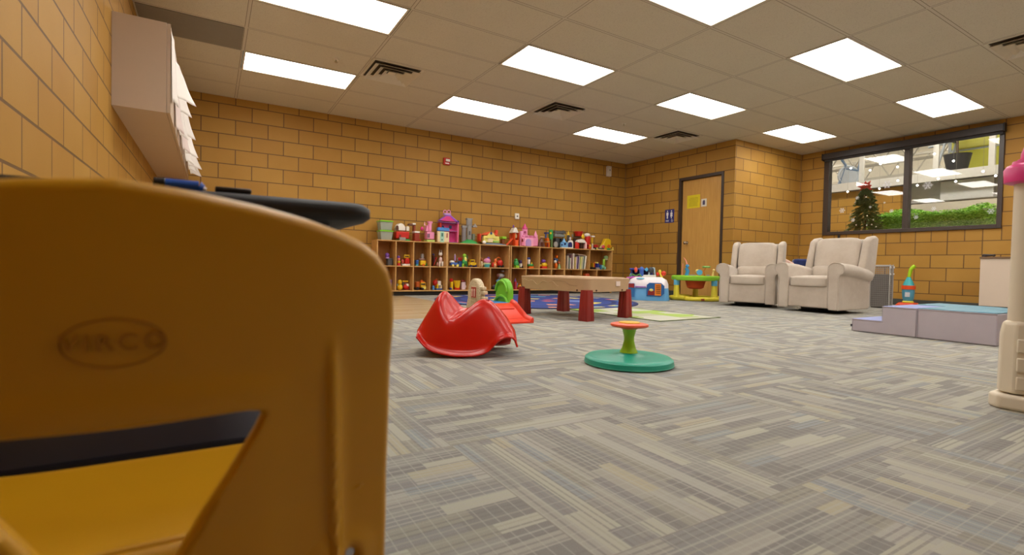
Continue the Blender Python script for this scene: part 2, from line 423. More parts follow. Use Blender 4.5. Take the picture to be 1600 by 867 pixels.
def wallrect(x, a, b, th, mat, name, label, cat):  # a,b = photo corners on a plane x = const, thin real sheet
    p, q = at(*a, X=x), at(*b, X=x)
    y0, y1 = sorted((p.y, q.y)); z0, z1 = sorted((p.z, q.z))
    t = thing(name, label, cat, (x, (y0+y1)/2, z0))
    o = MB().bx(-th, 0, -(y1-y0)/2, (y1-y0)/2, 0, z1-z0).build('sheet', mat, t, smooth=0)
    return t, y1-y0, z1-z0
t, w, h = wallrect(leafx-.0005, (1074, 306), (1093.5, 324), .0015, m_yel, 'door_notice', 'yellow paper notice taped high on the restroom door', 'notice')
m = MB()
for k in range(7): m.bx(-.0022, -.0016, -w*.36+random.random()*.02, w*.36-random.random()*.03, h*(.16+.1*k), h*(.16+.1*k)+.006)
m.build('text_lines', m_ink, t, smooth=0)
t, w, h = wallrect(leafx-.0005, (1096, 311), (1104, 322), .002, m_white, 'door_placard', 'small white placard right of the yellow notice on door', 'sign')
m = MB(); m.prism([(-.025, .03), (.028, .03), (.028, .09), (.012, .115), (-.012, .115), (-.025, .09)], -.003, -.002, plane='yz'); m.build('pictogram', plastic((90, 80, 110), .6), t, smooth=0)
# restroom sign
t, w, h = wallrect(XD-.0005, (1039.5, 328), (1053, 347.5), .004, plastic((38, 44, 120), .4, 'sign_blue'), 'restroom_sign', 'blue restroom sign with white man and woman figures beside door', 'sign')
mw = plastic((235, 235, 235), .5, 'sign_white')
def person_fig(cy, dress):
    m = MB(); x0, x1 = -.006, -.004; zb = h*.32
    s_ = h*.60
    poly = [(-.12, 0), (-.12, .42), (-.2, .42), (-.2, .78), (-.14, .82), (.14, .82), (.2, .78), (.2, .42), (.12, .42), (.12, 0)] if not dress else \
           [(-.07, 0), (-.07, .25), (-.24, .25), (-.12, .6), (-.2, .5), (-.24, .54), (-.13, .82), (.13, .82), (.24, .54), (.2, .5), (.12, .6), (.24, .25), (.07, .25), (.07, 0)]
    m.prism([(cy+a*s_*.8, zb+b*s_*.95) for a, b in poly], x0, x1, plane='yz')
    n = 14; m.prism([(cy+cos(2*pi*k/n)*.085*s_, zb+s_*.92+sin(2*pi*k/n)*.085*s_) for k in range(n)], x0, x1, plane='yz')
    m.build('pictogram', mw, t, smooth=0)
person_fig(w*.22, False); person_fig(-w*.22, True)
m = MB()
for k in range(2): m.bx(-.006, -.004, w*.05, w*.4, h*(.1+.08*k), h*(.13+.08*k))
m.build('text_lines', mw, t, smooth=0)
m = MB(); m.tube([(-.005, -w*.3+cos(a)*.018, h*.14+sin(a)*.018) for a in [pi*.8+k*2*pi/14 for k in range(12)]], .003, 6); m.bx(-.006, -.004, -w*.31, -w*.28, h*.16, h*.28); m.build('wheelchair_symbol', mw, t, smooth=0)

# ------------------------------------------------------------------ window with shade and clings
m_wf = plastic((66, 54, 48), .4, 'window_bronze')
wroot = MB(); o_ = .055
y0, y1, z0, z1 = WY0, WY1, WZ0-.03, WZ1-.03
xf0, xf1 = XR-.03, XR+.09
wroot.bx(xf0, xf1, y0-.0, y0+o_, z0, z1); wroot.bx(xf0, xf1, y1-o_*1.6, y1, z0, z1); wroot.bx(xf0, xf1, y0+o_, y1-o_*1.6, z0, z0+.06); wroot.bx(xf0, xf1, y0+o_, y1-o_*1.6, z1-.08, z1)
wroot.bx(xf0, xf1, 3.60, 3.675, z0+.06, z1-.08)
win = struct(wroot.build('window_1', m_wf, bevel=.004, smooth=0))
gm = glass_mat('window_glass')
for a, b in ((y0+o_, 3.60), (3.675, y1-o_*1.6)):
    MB().bx(XR+.04, XR+.046, a, b, z0+.06, z1-.08).build('pane', gm, win, smooth=0)
t = thing('roller_shade', 'dark rolled up shade in a long box above the window', 'window shade', (XR, 3.69, 2.56))
MB().bx(-.11, -.032, -1.215, 1.215, 0, .105).build('cassette', plastic((58, 52, 52), .45, 'shade_grey'), t, bevel=.006, smooth=0)
MB().bx(-.115, -.028, -1.228, -1.216, -.01, .11).build('end_cap', plastic((40, 36, 36), .5), t, bevel=.002)
MB().bx(-.115, -.028, 1.216, 1.228, -.01, .11).build('end_cap', plastic((40, 36, 36), .5), t, bevel=.002)
MB().bx(-.075, -.072, -1.2, 1.2, -.04, .0).build('hem', plastic((44, 40, 40), .6), t)
m_cling = plastic((238, 238, 244), .6, 'frosted_vinyl')
def snowflake(px, py, r, lab):
    p = at(px, py, X=XR+.038); m = MB()
    for k in range(6):
        a = k*pi/3; c, s_ = cos(a), sin(a)
        def bar(r0, r1, off, ang, w):
            cx, cz = (c*r0, s_*r0)
            d = (cos(a+ang), sin(a+ang)); n_ = (-d[1]*w, d[0]*w)
            q = [(cx+n_[0], cz+n_[1]), (cx-n_[0], cz-n_[1]), (cx+d[0]*(r1)-n_[0], cz+d[1]*r1-n_[1]), (cx+d[0]*r1+n_[0], cz+d[1]*r1+n_[1])]
            m.prism(q, -.0008, .0008, plane='yz')
        bar(0, r, 0, 0, r*.07); bar(r*.5, r*.38, 0, .9, r*.05); bar(r*.5, r*.38, 0, -.9, r*.05)
    o = m.build('snowflake_cling', m_cling, smooth=0); o.location = p
    tag(o, lab, 'window decal', 'snowflake window clings')
W5 = lambda x, y: (1280+x/4.334, 180+y/4.334)
for x, y, r, lab in [(460, 470, .068, 'large white snowflake cling near top right of left pane'), (735, 475, .068, 'large white snowflake cling high on the right pane'),
    (155, 645, .05, 'white snowflake cling left of the evergreen in left pane'), (490, 648, .033, 'small snowflake cling right of the evergreen beside mullion'),
    (775, 632, .034, 'small snowflake cling just above hedge left in right pane'), (1163, 650, .045, 'snowflake cling at lower right corner of the right pane'),
    (258, 560, .034, 'small snowflake cling at upper left edge of the evergreen'), (228, 710, .036, 'small snowflake cling at lower left edge of evergreen'),
    (655, 690, .036, 'faint snowflake cling over hedge near the mullion'), (345, 622, .022, 'tiny snowflake cling in front of the evergreen middle'), (442, 592, .018, 'tiny dot snowflake cling between evergreen and mullion')]:
    snowflake(*W5(x, y), r, lab)

# ------------------------------------------------------------------ the hall beyond the window
HX, HY0, HY1 = 20.0, -1.5, 13.0
m_hallw = plastic((196, 188, 168), .7, 'hall_paint'); m_conc = plastic((150, 146, 138), .8, 'hall_floor')
struct(MB().bx(XR+WT, HX, HY0, HY1, -.05, 0).build('floor', m_conc, smooth=0))
struct(MB().bx(HX, HX+.1, HY0, HY1, 0, 5.2).build('wall_hall_far', m_hallw, smooth=0))
struct(MB().bx(XR+WT, HX, HY1, HY1+.1, 0, 5.2).build('wall_hall_left', m_hallw, smooth=0))
struct(MB().bx(XR+WT, HX, HY0-.1, HY0, 0, 5.2).build('wall_hall_right', m_hallw, smooth=0))
struct(MB().bx(XR+WT, HX, HY0, HY1, 5.2, 5.3).build('ceiling', plastic((170, 160, 138), .8, 'roof_deck'), smooth=0))
m_hb = brick_mat('brick_hall', 'y', 0.1, light=1.12)
struct(MB().bx(14.1, 14.3, 5.42, HY1, 0, 2.61).build('wall_hall_brick', m_hb, smooth=0))
# mezzanine
m_mez = plastic((214, 210, 200), .5, 'mezzanine_white'); m_grey = plastic((206, 208, 204), .6, 'panel_grey')
t = thing('mezzanine', 'white edged upper gym deck crossing the view beyond the window', 'mezzanine', (14, 6, 2.62))
MB().bx(-.06, 0, -7.4, 6.9, 0, .2).build('fascia', m_mez, t, smooth=0)
MB().bx(0, 4.5, -7.4, 6.9, .04, .14).build('deck', plastic((120, 116, 108), .7), t, smooth=0)
for y, lb in ((-5.4, 'white rail post of the upper deck hidden beyond the window right jamb'), (-3.9, 'white rail post beyond the far right of window'), (-2.22, 'white rail post at the right end of right pane'), (-1.28, 'white rail post between treadmill and potted tree'), (.22, 'white rail post in the right half of left pane'), (1.12, 'white rail post near the left edge of left pane')):
    o = tag(MB().bx(-.03, .03, -.05, .05, 0, 1.7).build('rail_post', m_mez, smooth=0), lb, 'post', 'upper deck rail posts'); o.location = (13.97, 6+y, 2.821)
MB().bx(.3, .36, -7.4, -.62, -.42, .04).build('soffit_panel', m_grey, t, smooth=0)
o = tag(MB().bx(14.2, 14.24, 3.85, 4.75, 2.2, 2.62).build('projection_screen', plastic((232, 232, 228), .6), smooth=0), 'white rectangular board hung below the upper gym deck', 'board')
o.location.y = -.05
# lower ceiling band beyond with lights (tan bulkhead)
t = thing('bulkhead', 'long tan soffit with bright linear lights beyond the hedge', 'soffit', (17.5, 3, 2.0))
MB().bx(-.8, 2.4, -4, 2.4, 0, .16).build('soffit', plastic((206, 186, 140), .7), t, smooth=0)
MB().bx(-.85, -.8, -4, 2.4, -.05, .2).build('edge_band', m_mez, t, smooth=0)
m_hl = emis('hall_light', (1, .95, .86), HALL)
for k, y in enumerate((-2.2, .3)): MB().bx(-.2, .5, y-.5, y+.5, -.03, -.005).build('light_panel', m_hl, t, smooth=0)
for k, (x, y) in enumerate([(11.4, 2.2), (11.4, 5.6), (12, 10), (16.5, 3.2), (16.5, 7), (18, 5), (18, 10)]):  # near right and middle panels added to brighten the hedge
    o = MB().bx(-.3, .3, -.9, .9, -.04, 0).build('hall_light', m_hl, smooth=0); o.location = (x, y, 5.19)
    tag(o, 'long hall ceiling light beyond the window, '+['near, right, added to brighten hedge', 'near, middle, added to brighten hedge', 'near, left', 'far, right', 'far, left', 'farthest, middle', 'farthest, left'][k], 'ceiling light', 'hall ceiling lights')
for k, (x, y) in enumerate([(13.0, 4.6), (16.6, 2.2)]):  # extra panels added to brighten hedge, soffit panel and lower hall
    o = MB().bx(-.3, .3, -.6, .6, -.04, 0).build('hall_light', m_hl, smooth=0); o.location = (x, y, [5.19, 2.655][k])
    tag(o, ['added fill light above the hedge', 'added light panel under the upper deck at right pane'][k], 'ceiling light', 'hall ceiling lights')
# roof trusses
m_truss = plastic((150, 144, 130), .5, 'truss_paint')
for k, x in enumerate((16.6, 18.9)):
    m = MB(); m.bx(x-.03, x+.03, HY0, HY1, 4.25, 4.32); m.bx(x-.03, x+.03, HY0, HY1, 3.65, 3.72)
    y = HY0
    while y < HY1-.7: m.tube([(x, y, 3.7), (x, y+.35, 4.27)], .02, 6); m.tube([(x, y+.35, 4.27), (x, y+.7, 3.7)], .02, 6); y += .7
    o = m.build('roof_truss', m_truss);  tag(o, ['open steel roof truss nearest above the gym deck', 'open steel roof truss farther above the gym deck'][k], 'truss', 'hall roof trusses')
# treadmill, bikes, tree, yellow board on deck  (deck top z 2.76)
DZK = 2.76
m_blk = plastic((46, 48, 54), .5, 'machine_black'); m_blu = plastic((96, 122, 150), .4, 'machine_blue'); m_sil = plastic((176, 184, 190), .35, 'machine_silver')
def gym_bike(X, Y, lab):
    t = thing('exercise_bike', lab, 'exercise bike', (X, Y, DZK), radians(50), 'machines on the gym deck')
    m = MB(); m.box((0, 0, .06), (.12, .8, .06)); m.tube([(0, -.3, .08), (0, -.1, .45), (0, -.2, .85)], .035, 8); m.tube([(0, .35, .08), (0, .2, .6), (0, .3, .75)], .035, 8); m.tube([(0, -.1, .45), (0, .2, .5)], .04, 8); m.build('frame', m_blu, t)
    m = MB(); m.cyl((-.03, .12, .32), (.03, .12, .32), .21, n=24); m.tube([(0, .12+.24*cos(a), .32+.24*sin(a)) for a in [k*2*pi/20 for k in range(21)]], .035, 8); m.build('flywheel', m_sil, t)
    m = MB(); m.sph((0, .3, .8), (.09, .16, .05)); m.build('seat', m_blk, t)
    m = MB(); m.tube([(-.2, -.28, .98), (-.2, -.15, .98), (0, -.2, .87), (.2, -.15, .98), (.2, -.28, .98)], .02, 8); m.box((0, -.22, 1.0), (.18, .04, .14)); m.build('console', m_blk, t)
for y, lab in ((7.55, 'blue grey exercise bike leftmost on deck beyond left pane'), (6.65, 'blue grey exercise bike near the middle of left pane')): gym_bike(14.5, y, lab)
t = thing('treadmill', 'dark treadmill with rising deck seen through the right pane', 'treadmill', (14.9, 5.5, DZK+.0), 0, 'machines on the gym deck')
MB().prism([(.8, .0), (-.75, .0), (-.75, .12), (.8, .06)], -.3, .3, plane='yz').build('belt_deck', m_blk, t, bevel=.01)
m = MB(); m.tube([(-.3, -.55, .1), (-.3, -.75, .95), (-.3, -.2, .9)], .03, 8); m.tube([(.3, -.55, .1), (.3, -.75, .95), (.3, -.2, .9)], .03, 8); m.build('handrail', m_sil, t)
MB().box((0, -.75, 1.05), (.7, .1, .3), rx=.3).build('console', m_blk, t, bevel=.02)
t = thing('planter_tree', 'dark potted tree standing on the deck in right pane', 'plant', (14.3, 4.45, DZK))
MB().lathe((0, 0, 0), [(.16, 0), (.24, .42), (.25, .45), (.2, .45)], 20).build('pot', m_blk, t)
m = MB(); m.tube([(0, 0, .4), (.02, .02, .8), (0, -.02, 1.2)], .025, 8); m.build('trunk', plastic((80, 62, 44), .8), t)
m_leafd = plastic((60, 78, 50), .7, 'dark_leaf')
m = MB(); rnd = random.Random(3)
for k in range(160):
    a, b, r = rnd.random()*6.28, rnd.uniform(-1, 1), rnd.uniform(.15, .5)
    c = Vector((r*cos(a)*sqrt(1-b*b), r*sin(a)*sqrt(1-b*b), 1.35+r*b*.7)); w_ = .06
    q = Matrix.Translation(c) @ Matrix.Rotation(rnd.random()*6, 4, 'Z') @ Matrix.Rotation(rnd.random()*3, 4, 'X')
    m.add([(-w_, 0, 0), (0, -w_*.4, .01), (w_, 0, 0), (0, w_*.4, .01)], [(0, 1, 2, 3)], 0, q)
m.build('foliage', m_leafd, t)
t = thing('climbing_frame', 'bright yellow panelled structure on the deck at right pane', 'play structure', (15.6, 4.25, DZK))
m = MB(); m.bx(-.1, .1, -.75, .75, .15, .75); m.build('lower_panel', plastic((206, 204, 60), .5), t, bevel=.03)
m = MB(); m.bx(-.1, .1, -.8, .7, .8, 1.15); m.build('upper_panel', plastic((214, 210, 90), .5), t, bevel=.03)
m = MB()
for y in (-.8, .75): m.tube([(0, y, 0), (0, y, 1.4)], .04, 8)
m.tube([(0, -.8, .77), (0, .75, .77)], .05, 8); m.build('frame', m_sil, t)
# pendant lamps
m_bulb = emis('pendant_bulb', (1, .97, .9), 7)
PL = ['above the pane middle', 'near the left bike', 'right of the left bike', 'beside mullion, upper', 'beside mullion, lower', 'right of the red bow', 'far left by the brick wall', 'above the treadmill', 'over the potted tree', 'below the treadmill', 'below the potted tree', 'low, left in right pane', 'under the yellow structure', 'far right of right pane']
for k, (x, y) in enumerate([(415, 330), (215, 358), (345, 373), (530, 350), (533, 443), (408, 497), (193, 518), (780, 262), (910, 310), (807, 430), (925, 448), (665, 475), (1110, 380), (1195, 410)]):
    X = 12.6+.3*(k % 3)
    p = at(*W5(x, y), X=X)
    t = thing('pendant_lamp', 'small glowing pendant lamp beyond the window, '+PL[k], 'lamp', p, 0, 'small pendant lamps in the hall')
    MB().sph((0, 0, 0), .021, 12, 8).build('bulb', m_bulb, t)
    MB().cyl((0, 0, .03), (0, 0, 5.2-p.z), .002, n=6).build('cord', m_truss, t)
# evergreen tree
p = at(*W5(320, 480), X=11.0)
t = thing('evergreen_tree', 'tall slim decorated evergreen tree seen through the left pane', 'tree', (11, 4.81, 0))
rnd = random.Random(5); m = MB()
Ht = p.z
for L in range(44):
    L = L*30/44
    z = .25+(Ht-.3)*(L/30.0); rr = .62*(1-(z/Ht))**.72+.03
    nb = int(26-12*L/30)
    for k in range(nb):
        a = rnd.random()*6.28; r = rr*rnd.uniform(.75, 1.08); ca, sa = cos(a), sin(a)
        p0 = Vector((0, 0, z+.06)); p1 = Vector((ca*r, sa*r, z-.10*r/.3+rnd.uniform(-.02, .03)))
        n_ = Vector((-sa, ca, 0))
        for q in range(7):
            f0 = .35+.65*q/7; c = p0.lerp(p1, f0); w_ = .05
            for sg in (-1, 1):
                tip = c+n_*sg*w_*(1.1-f0*.4)+Vector((ca*.03, sa*.03, rnd.uniform(-.015, .03)))
                m.add([c+Vector((0, 0, .012)), c+Vector((ca*.035, sa*.035, 0)), tip, c-Vector((0, 0, .01))], [(0, 1, 2, 3)])
m.build('needles', plastic((112, 138, 88), .8, 'pine_green'), t, smooth=0)
MB().cyl((0, 0, 0), (0, 0, Ht-.05), .04, .01, 8).build('trunk', plastic((70, 50, 35), .8), t)
m = MB()
for k in range(16):
    z = rnd.uniform(.9, Ht-.2); rr = .62*(1-(z/Ht))**.72+.03; a = pi+rnd.uniform(-1, 1); m.sph((cos(a)*rr, sin(a)*rr, z), .013, 8, 6)
m.build('ornaments', plastic((236, 236, 230), .3), t)
m = MB()
for k in range(9):
    a = k*2*pi/9; q = Matrix.Translation((-.02, 0, Ht-.02)) @ Matrix.Rotation(a, 4, 'X')
    m.add([(0, 0, 0), (0, -.035, .06), (-.02, 0, .12+.03*(k % 2)), (0, .035, .06)], [(0, 1, 2, 3)], 0, q)
m.build('red_bow', plastic((225, 70, 50), .5), t, solid=.004)
# hedge in planter
t = thing('hedge', 'long bright green box hedge beyond the lower window panes', 'hedge', (11.8, 4.1, 0))
MB().bx(-.2, .2, -.92, .9, 0, 1.32).build('planter_box', m_mez, t, bevel=.01)
m = MB()
for k in range(9000):
    f = rnd.random()
    x, y, z = rnd.uniform(-.24, .24), rnd.uniform(-.95, .95), rnd.uniform(1.30, 1.70)
    if f < .5: x = -.24+rnd.uniform(-.03, .03)
    elif f < .85: z = 1.70+.06*sin(y*5)+rnd.uniform(-.03, .03)
    else: y = (-.95 if rnd.random() < .5 else .95)+rnd.uniform(-.03, .03)
    w_ = rnd.uniform(.012, .024)
    q = Matrix.Translation((x, y, z)) @ Matrix.Rotation(rnd.random()*6, 4, 'Z') @ Matrix.Rotation(rnd.random()*3, 4, 'X')
    m.add([(-w_, 0, 0), (0, -w_*.6, .004), (w_, 0, 0), (0, w_*.6, .004)], [(0, 1, 2, 3)], rnd.randrange(3), q)
m.bx(-.2, .2, -.92, .92, 1.3, 1.66, 0)
m.build('foliage', [plastic((156, 214, 84), .6), plastic((188, 234, 112), .6), plastic((122, 184, 68), .6)], t, smooth=0)
o = tag(MB().bx(12.3, 12.6, 1.2, 3.1, 0, 1.55).build('reception_desk', plastic((176, 140, 96), .5), bevel=.01), 'tan counter end right of the green hedge beyond window', 'counter')

# ------------------------------------------------------------------ wall devices
def on_wall(px0, py0, px1, py1, d, name, lab, cat):
    a, b = at(px0, py0, Y=YW-d/2), at(px1, py1, Y=YW-d/2)
    return thing(name, lab, cat, ((a.x+b.x)/2, YW, min(a.z, b.z))), abs(b.x-a.x), abs(a.z-b.z)
t, w, h = on_wall(692, 246, 703.5, 258.5, .04, 'fire_alarm', 'small red fire alarm strobe high on the toy shelf wall', 'fire alarm')
w = .115
MB().bx(-w/2, w/2, -.045, 0, 0, h).build('housing', plastic((196, 40, 22), .4), t, bevel=.006)
MB().bx(-w*.25, w*.38, -.07, -.045, h*.45, h*.8).build('strobe_lens', plastic((236, 226, 220), .15), t, bevel=.006)
MB().bx(-w*.3, w*.3, -.048, -.045, h*.14, h*.28).build('label_text', plastic((240, 230, 224), .5), t)
t, w, h = on_wall(803.5, 333, 811.5, 343, .02, 'wall_outlet', 'white wall outlet plate above the pink castle', 'outlet')
w = .09
MB().bx(-w/2, w/2, -.03, 0, 0, h).build('cover', plastic((240, 234, 222), .4), t, bevel=.01, seg=3)
MB().cyl((0, -.03, h*.5), (0, -.034, h*.5), .016, n=16).build('dial', plastic((90, 84, 80), .4), t)
t, w, h = on_wall(947, 259, 955, 276.5, .06, 'emergency_sensor', 'white upright alarm sounder high beside the far wall corner', 'sensor')
w = .1
MB().bx(-w/2, w/2, -.07, 0, 0, h).build('housing', plastic((214, 206, 192), .4), t, bevel=.012, seg=3)
MB().bx(-.012, .012, -.074, -.07, h*.55, h*.65).build('indicator', plastic((80, 76, 72), .3), t)

# ------------------------------------------------------------------ wall cabinets and the papers on them
CX1, CZ0, CZ1 = -.262, 1.562, 2.21
m_cab = plastic((204, 184, 164), .45, 'cabinet_laminate', var=.02); m_edge = plastic((176, 146, 110), .5, 'cabinet_edge')
CY = [4.436, 5.30, 6.165, 7.03, 7.895]
cablab = ['nearest beige wall cabinet with its end panel facing the room', 'second beige wall cabinet along the left wall', 'third beige wall cabinet along the left wall', 'farthest beige wall cabinet, touching the toy shelf wall side']
for k in range(4):
    a, b = CY[k], CY[k+1]-.002
    t = thing('wall_cabinet', cablab[k], 'cabinet', (XL, a, CZ0), 0, 'beige wall cabinets above the counter side')
    MB().bx(0.0005, CX1-.022-XL, 0, b-a, 0, CZ1-CZ0).build('body', m_cab, t, bevel=.001)
    for q in range(2):
        c0 = .003+q*(b-a)/2; c1 = c0+(b-a)/2-.005
        dd = MB().bx(CX1-.02-XL, CX1-XL, c0, c1, .002, CZ1-CZ0-.002).build('door', m_cab, t, bevel=.001)
        MB().bx(CX1-XL, CX1-XL+.002, c0, c0+.004, .002, CZ1-CZ0-.002).build('edge_banding', m_edge, dd, smooth=0)
m_pap = plastic((232, 226, 220), .75, 'paper', var=.03); m_pap2 = plastic((222, 206, 202), .75, 'pinkish_paper', var=.03)
rnd = random.Random(11)
def paper(y, z1, w, h, curl, side, mat, lab, tilt=0):
    m = MB(); n = 12; q = 8; rows_ = []
    for i in range(n+1):
        f = i/n; row = []
        for k in range(q+1):
            g = k/q
            out = curl*(.25*f*f+.95*g*g*(.25+.75*f))+.004*sin(f*9+g*5)*f*g+.002
            row.append((CX1+.003+out, y+(g-.5)*w+tilt*f*.04, z1-h*f+.008*sin(g*7+f*4)*f))
        rows_.append(row)
    m.rings(rows_, cap0=False, cap1=False, closed=False)
    o = m.build('paper_sheet', mat, smooth=60, solid=.0012)
    recenter(o, (CX1+.003, y, z1)); tag(o, lab, 'paper', 'papers taped to the cabinet doors')
plist = [(4.56, 2.17, .16, .50, .03, 'long narrow white paper hanging from top of nearest cabinet'), (4.77, 2.06, .2, .30, .12, 'curled white paper sticking farthest out near cabinet top'),
         (4.99, 1.93, .18, .36, .045, 'white drawing below the curled paper on cabinet doors'), (5.19, 2.10, .18, .34, .085, 'white paper with dark scribble curling off the cabinet'),
         (5.38, 2.0, .2, .40, .06, 'white sheet in the middle of the papered cabinet doors'), (5.66, 2.05, .24, .38, .10, 'second curled sheet halfway along the cabinets'),
         (5.95, 1.92, .22, .34, .06, 'pinkish white sheet past the cabinet middle'), (6.25, 1.98, .24, .38, .11, 'white sheet with lifted lower corner far along cabinets'),
         (6.6, 1.90, .22, .32, .07, 'small white sheet near the far cabinets'), (6.95, 1.95, .22, .36, .13, 'curled sheet second from the far end of cabinets'),
         (7.3, 1.85, .22, .26, .09, 'lowest white sheet at the far end of cabinets'), (7.6, 1.95, .2, .36, .12, 'farthest white sheet at the corner end of cabinets')]
for k, (y, z, w, h, c, lab) in enumerate(plist): paper(y, z, w, h, c, 0, m_pap2 if k in (2, 6) else m_pap, lab, rnd.uniform(-1, 1))
o = MB().box((0, 0, 0), (.006, .02, .03)).build('magnet_clip', plastic((220, 190, 40), .4), bevel=.001); o.location = (CX1+.004, 5.30-.03, 1.93)
tag(o, 'small yellow clip holding papers on the cabinet door', 'clip')

# ------------------------------------------------------------------ rugs
m_nav = plastic((44, 66, 138), .9, 'rug_blue'); m_dk = plastic((34, 46, 100), .9, 'rug_navy'); m_ry = plastic((216, 200, 92), .9); m_rr = plastic((190, 84, 92), .9); m_rt = plastic((96, 160, 190), .9); m_ro = plastic((222, 150, 100), .9); m_rb = plastic((110, 130, 190), .9)
RCX, RCY, RR = 4.12, 6.12, 1.48
m = MB(); NR, NS = 22, 120
rnd = random.Random(4)
def rugcol(r, a):
    f = r/RR
    if f > .955: return 1
    k = int(a/(2*pi)*18); rr_ = random.Random(k*13+int(f*9)*7)
    band = int(f*9)
    if f > .80: 
        u = (a/(2*pi)*18) % 1
        return rr_.choice([2, 3, 4, 5, 6, 2]) if .2 < u < .75 and .83 < f < .93 else 0
    if .74 < f <= .80: return 1
    if band in (1, 3, 5):
        kk = int(a/(2*pi)*(4+band)+band*.37); u = (a/(2*pi)*(4+band)+band*.37) % 1
        return random.Random(kk*31+band).choice([2, 3, 4, 0, 5, 6]) if u < .62 else 0
    return 0
n0 = len(m.v)
for i in range(NR*2+1):
    r = RR*i/(NR*2)
    for k in range(NS): a = 2*pi*k/NS; m.v.append(Vector((RCX+r*cos(a), RCY+r*sin(a), .010)))
for i in range(NR*2):
    for k in range(NS):
        a0, b0 = k, (k+1) % NS
        f = [n0+i*NS+a0, n0+i*NS+b0, n0+(i+1)*NS+b0, n0+(i+1)*NS+a0]
        if i == 0: f = [n0+k, n0+NS+b0, n0+NS+a0]
        m.f.append(f); m.mi.append(rugcol(RR*(i+.5)/(NR*2), 2*pi*(k+.5)/NS))
rim = [[(RCX+RR*cos(2*pi*k/NS), RCY+RR*sin(2*pi*k/NS), z) for k in range(NS)] for z in (.010, .001)]
m.rings(rim, 1, cap0=False, cap1=True)
o = m.build('round_rug', [m_nav, m_dk, m_ry, m_rr, m_rt, m_ro, m_rb], smooth=0); recenter(o, (RCX, RCY, 0)); tag(o, 'large round blue rug with colourful shapes before the toy shelves', 'rug')
m_gr = NT('road_rug'); X_, Y_, Z_ = m_gr.xyz()
vo = m_gr.node('ShaderNodeTexVoronoi', feature='F1', distance='CHEBYCHEV'); m_gr.link(m_gr.comb(X_, Y_), vo.inputs['Vector']); vo.inputs['Scale'].default_value = 3.2
m_gr.link(m_gr.ramp(m_gr.noise(vo.outputs['Position'], 9, 0), [(0, lin((150, 176, 88))), (.42, lin((176, 176, 150))), (.52, lin((190, 190, 176))), (.6, lin((160, 186, 92)))], 'CONSTANT'), m_gr.b.inputs['Base Color']); m_gr.b.inputs['Roughness'].default_value = .95
q = [at(1021, 502, Z=.006), at(1123, 495.6, Z=.006)]
ax = (q[1]-q[0]).normalized(); Lr = (q[1]-q[0]).length-.09; ay = Vector((-ax.y, ax.x, 0))
t = thing('play_mat', 'flat light green and grey play mat behind the sand table', 'rug', (q[0].x+.09, q[0].y, 0), atan2(ax.y, ax.x))
MB().bx(0, Lr, 0, 1.35, .001, .006).build('mat', m_gr.m, t, smooth=0)
m = MB(); e = .012
for b in [(0, Lr, -e, 0), (0, Lr, 1.35, 1.35+e), (-e, 0, -e, 1.35+e), (Lr, Lr+e, -e, 1.35+e)]: m.bx(*b, .001, .0075)
m.build('edge_binding', plastic((96, 110, 60), .9), t, smooth=0)

# ------------------------------------------------------------------ toy shelves
m_ply = wood_mat('birch_ply', (196, 148, 84), (214, 168, 104), False, .45, .6)
m_plyback = wood_mat('birch_back', (158, 108, 48), (182, 128, 60), True, .5, .6)
SY0, SY1 = YW-.32, YW-.012
STOP, SMID, SBOT = .872, .474, .082
def shelf_unit(x0, x1, up, lo, lab):
    t = thing('cubby_shelf', lab, 'shelf unit', (x0, SY0, 0), 0, 'low wooden toy shelf units')
    w = x1-x0; th = .016; D = SY1-SY0
    MB().bx(0, w, 0, D, STOP-th, STOP).build('top', m_ply, t, bevel=.001)
    MB().bx(th, w-th, .001, D-.006, SMID-th, SMID).build('shelf_board', m_ply, t, bevel=.001)
    MB().bx(th, w-th, .001, D-.006, SBOT-th, SBOT).build('bottom_board', m_ply, t, bevel=.001)
    MB().bx(th, w-th, D-.006, D, .04, STOP-th).build('back_panel', m_plyback, t)
    for a in (0, w-th): MB().bx(a, a+th, .0, D, 0.0, STOP-th).build('side_panel', m_ply, t, bevel=.001)
    for xd in up: MB().bx(xd-x0-th/2, xd-x0+th/2, .002, D-.006, SMID, STOP-th).build('divider', m_ply, t, bevel=.001)
    for xd in lo: MB().bx(xd-x0-th/2, xd-x0+th/2, .002, D-.006, SBOT, SMID-th).build('divider', m_ply, t, bevel=.001)
    MB().bx(th, w-th, .04, .055, 0, SBOT-th).build('toe_kick', plastic((30, 26, 22), .7, 'toe_dark'), t)
CUBM = [2.18, 2.483, 2.771, 3.057, 3.352, 3.965, 4.566, 4.584, 4.918, 5.204, 5.485, 5.786, 6.402, 6.995]
CUBL = [2.18, 2.483, 2.771, 3.057, 3.352, 3.777, 4.175, 4.566, 4.584, 4.918, 5.204, 5.485, 5.786, 6.206, 6.598, 6.995]
XS = [2.18, 3.352, 4.572, 5.786, 6.995]
shelf_unit(XS[0], XS[1]-.002, [2.483, 2.771, 3.057], [2.483, 2.771, 3.057], 'leftmost low wooden cubby shelf, partly behind the yellow chair')
shelf_unit(XS[1], XS[2]-.012, [3.965], [3.777, 4.175], 'second cubby shelf from left with wide upper cubbies')
shelf_unit(XS[2]+.012, XS[3]-.002, [4.918, 5.204, 5.485], [4.918, 5.204, 5.485], 'third cubby shelf with four narrow columns behind the sand table')
shelf_unit(XS[3], XS[4], [6.402], [6.206, 6.598], 'rightmost cubby shelf holding the picture books')

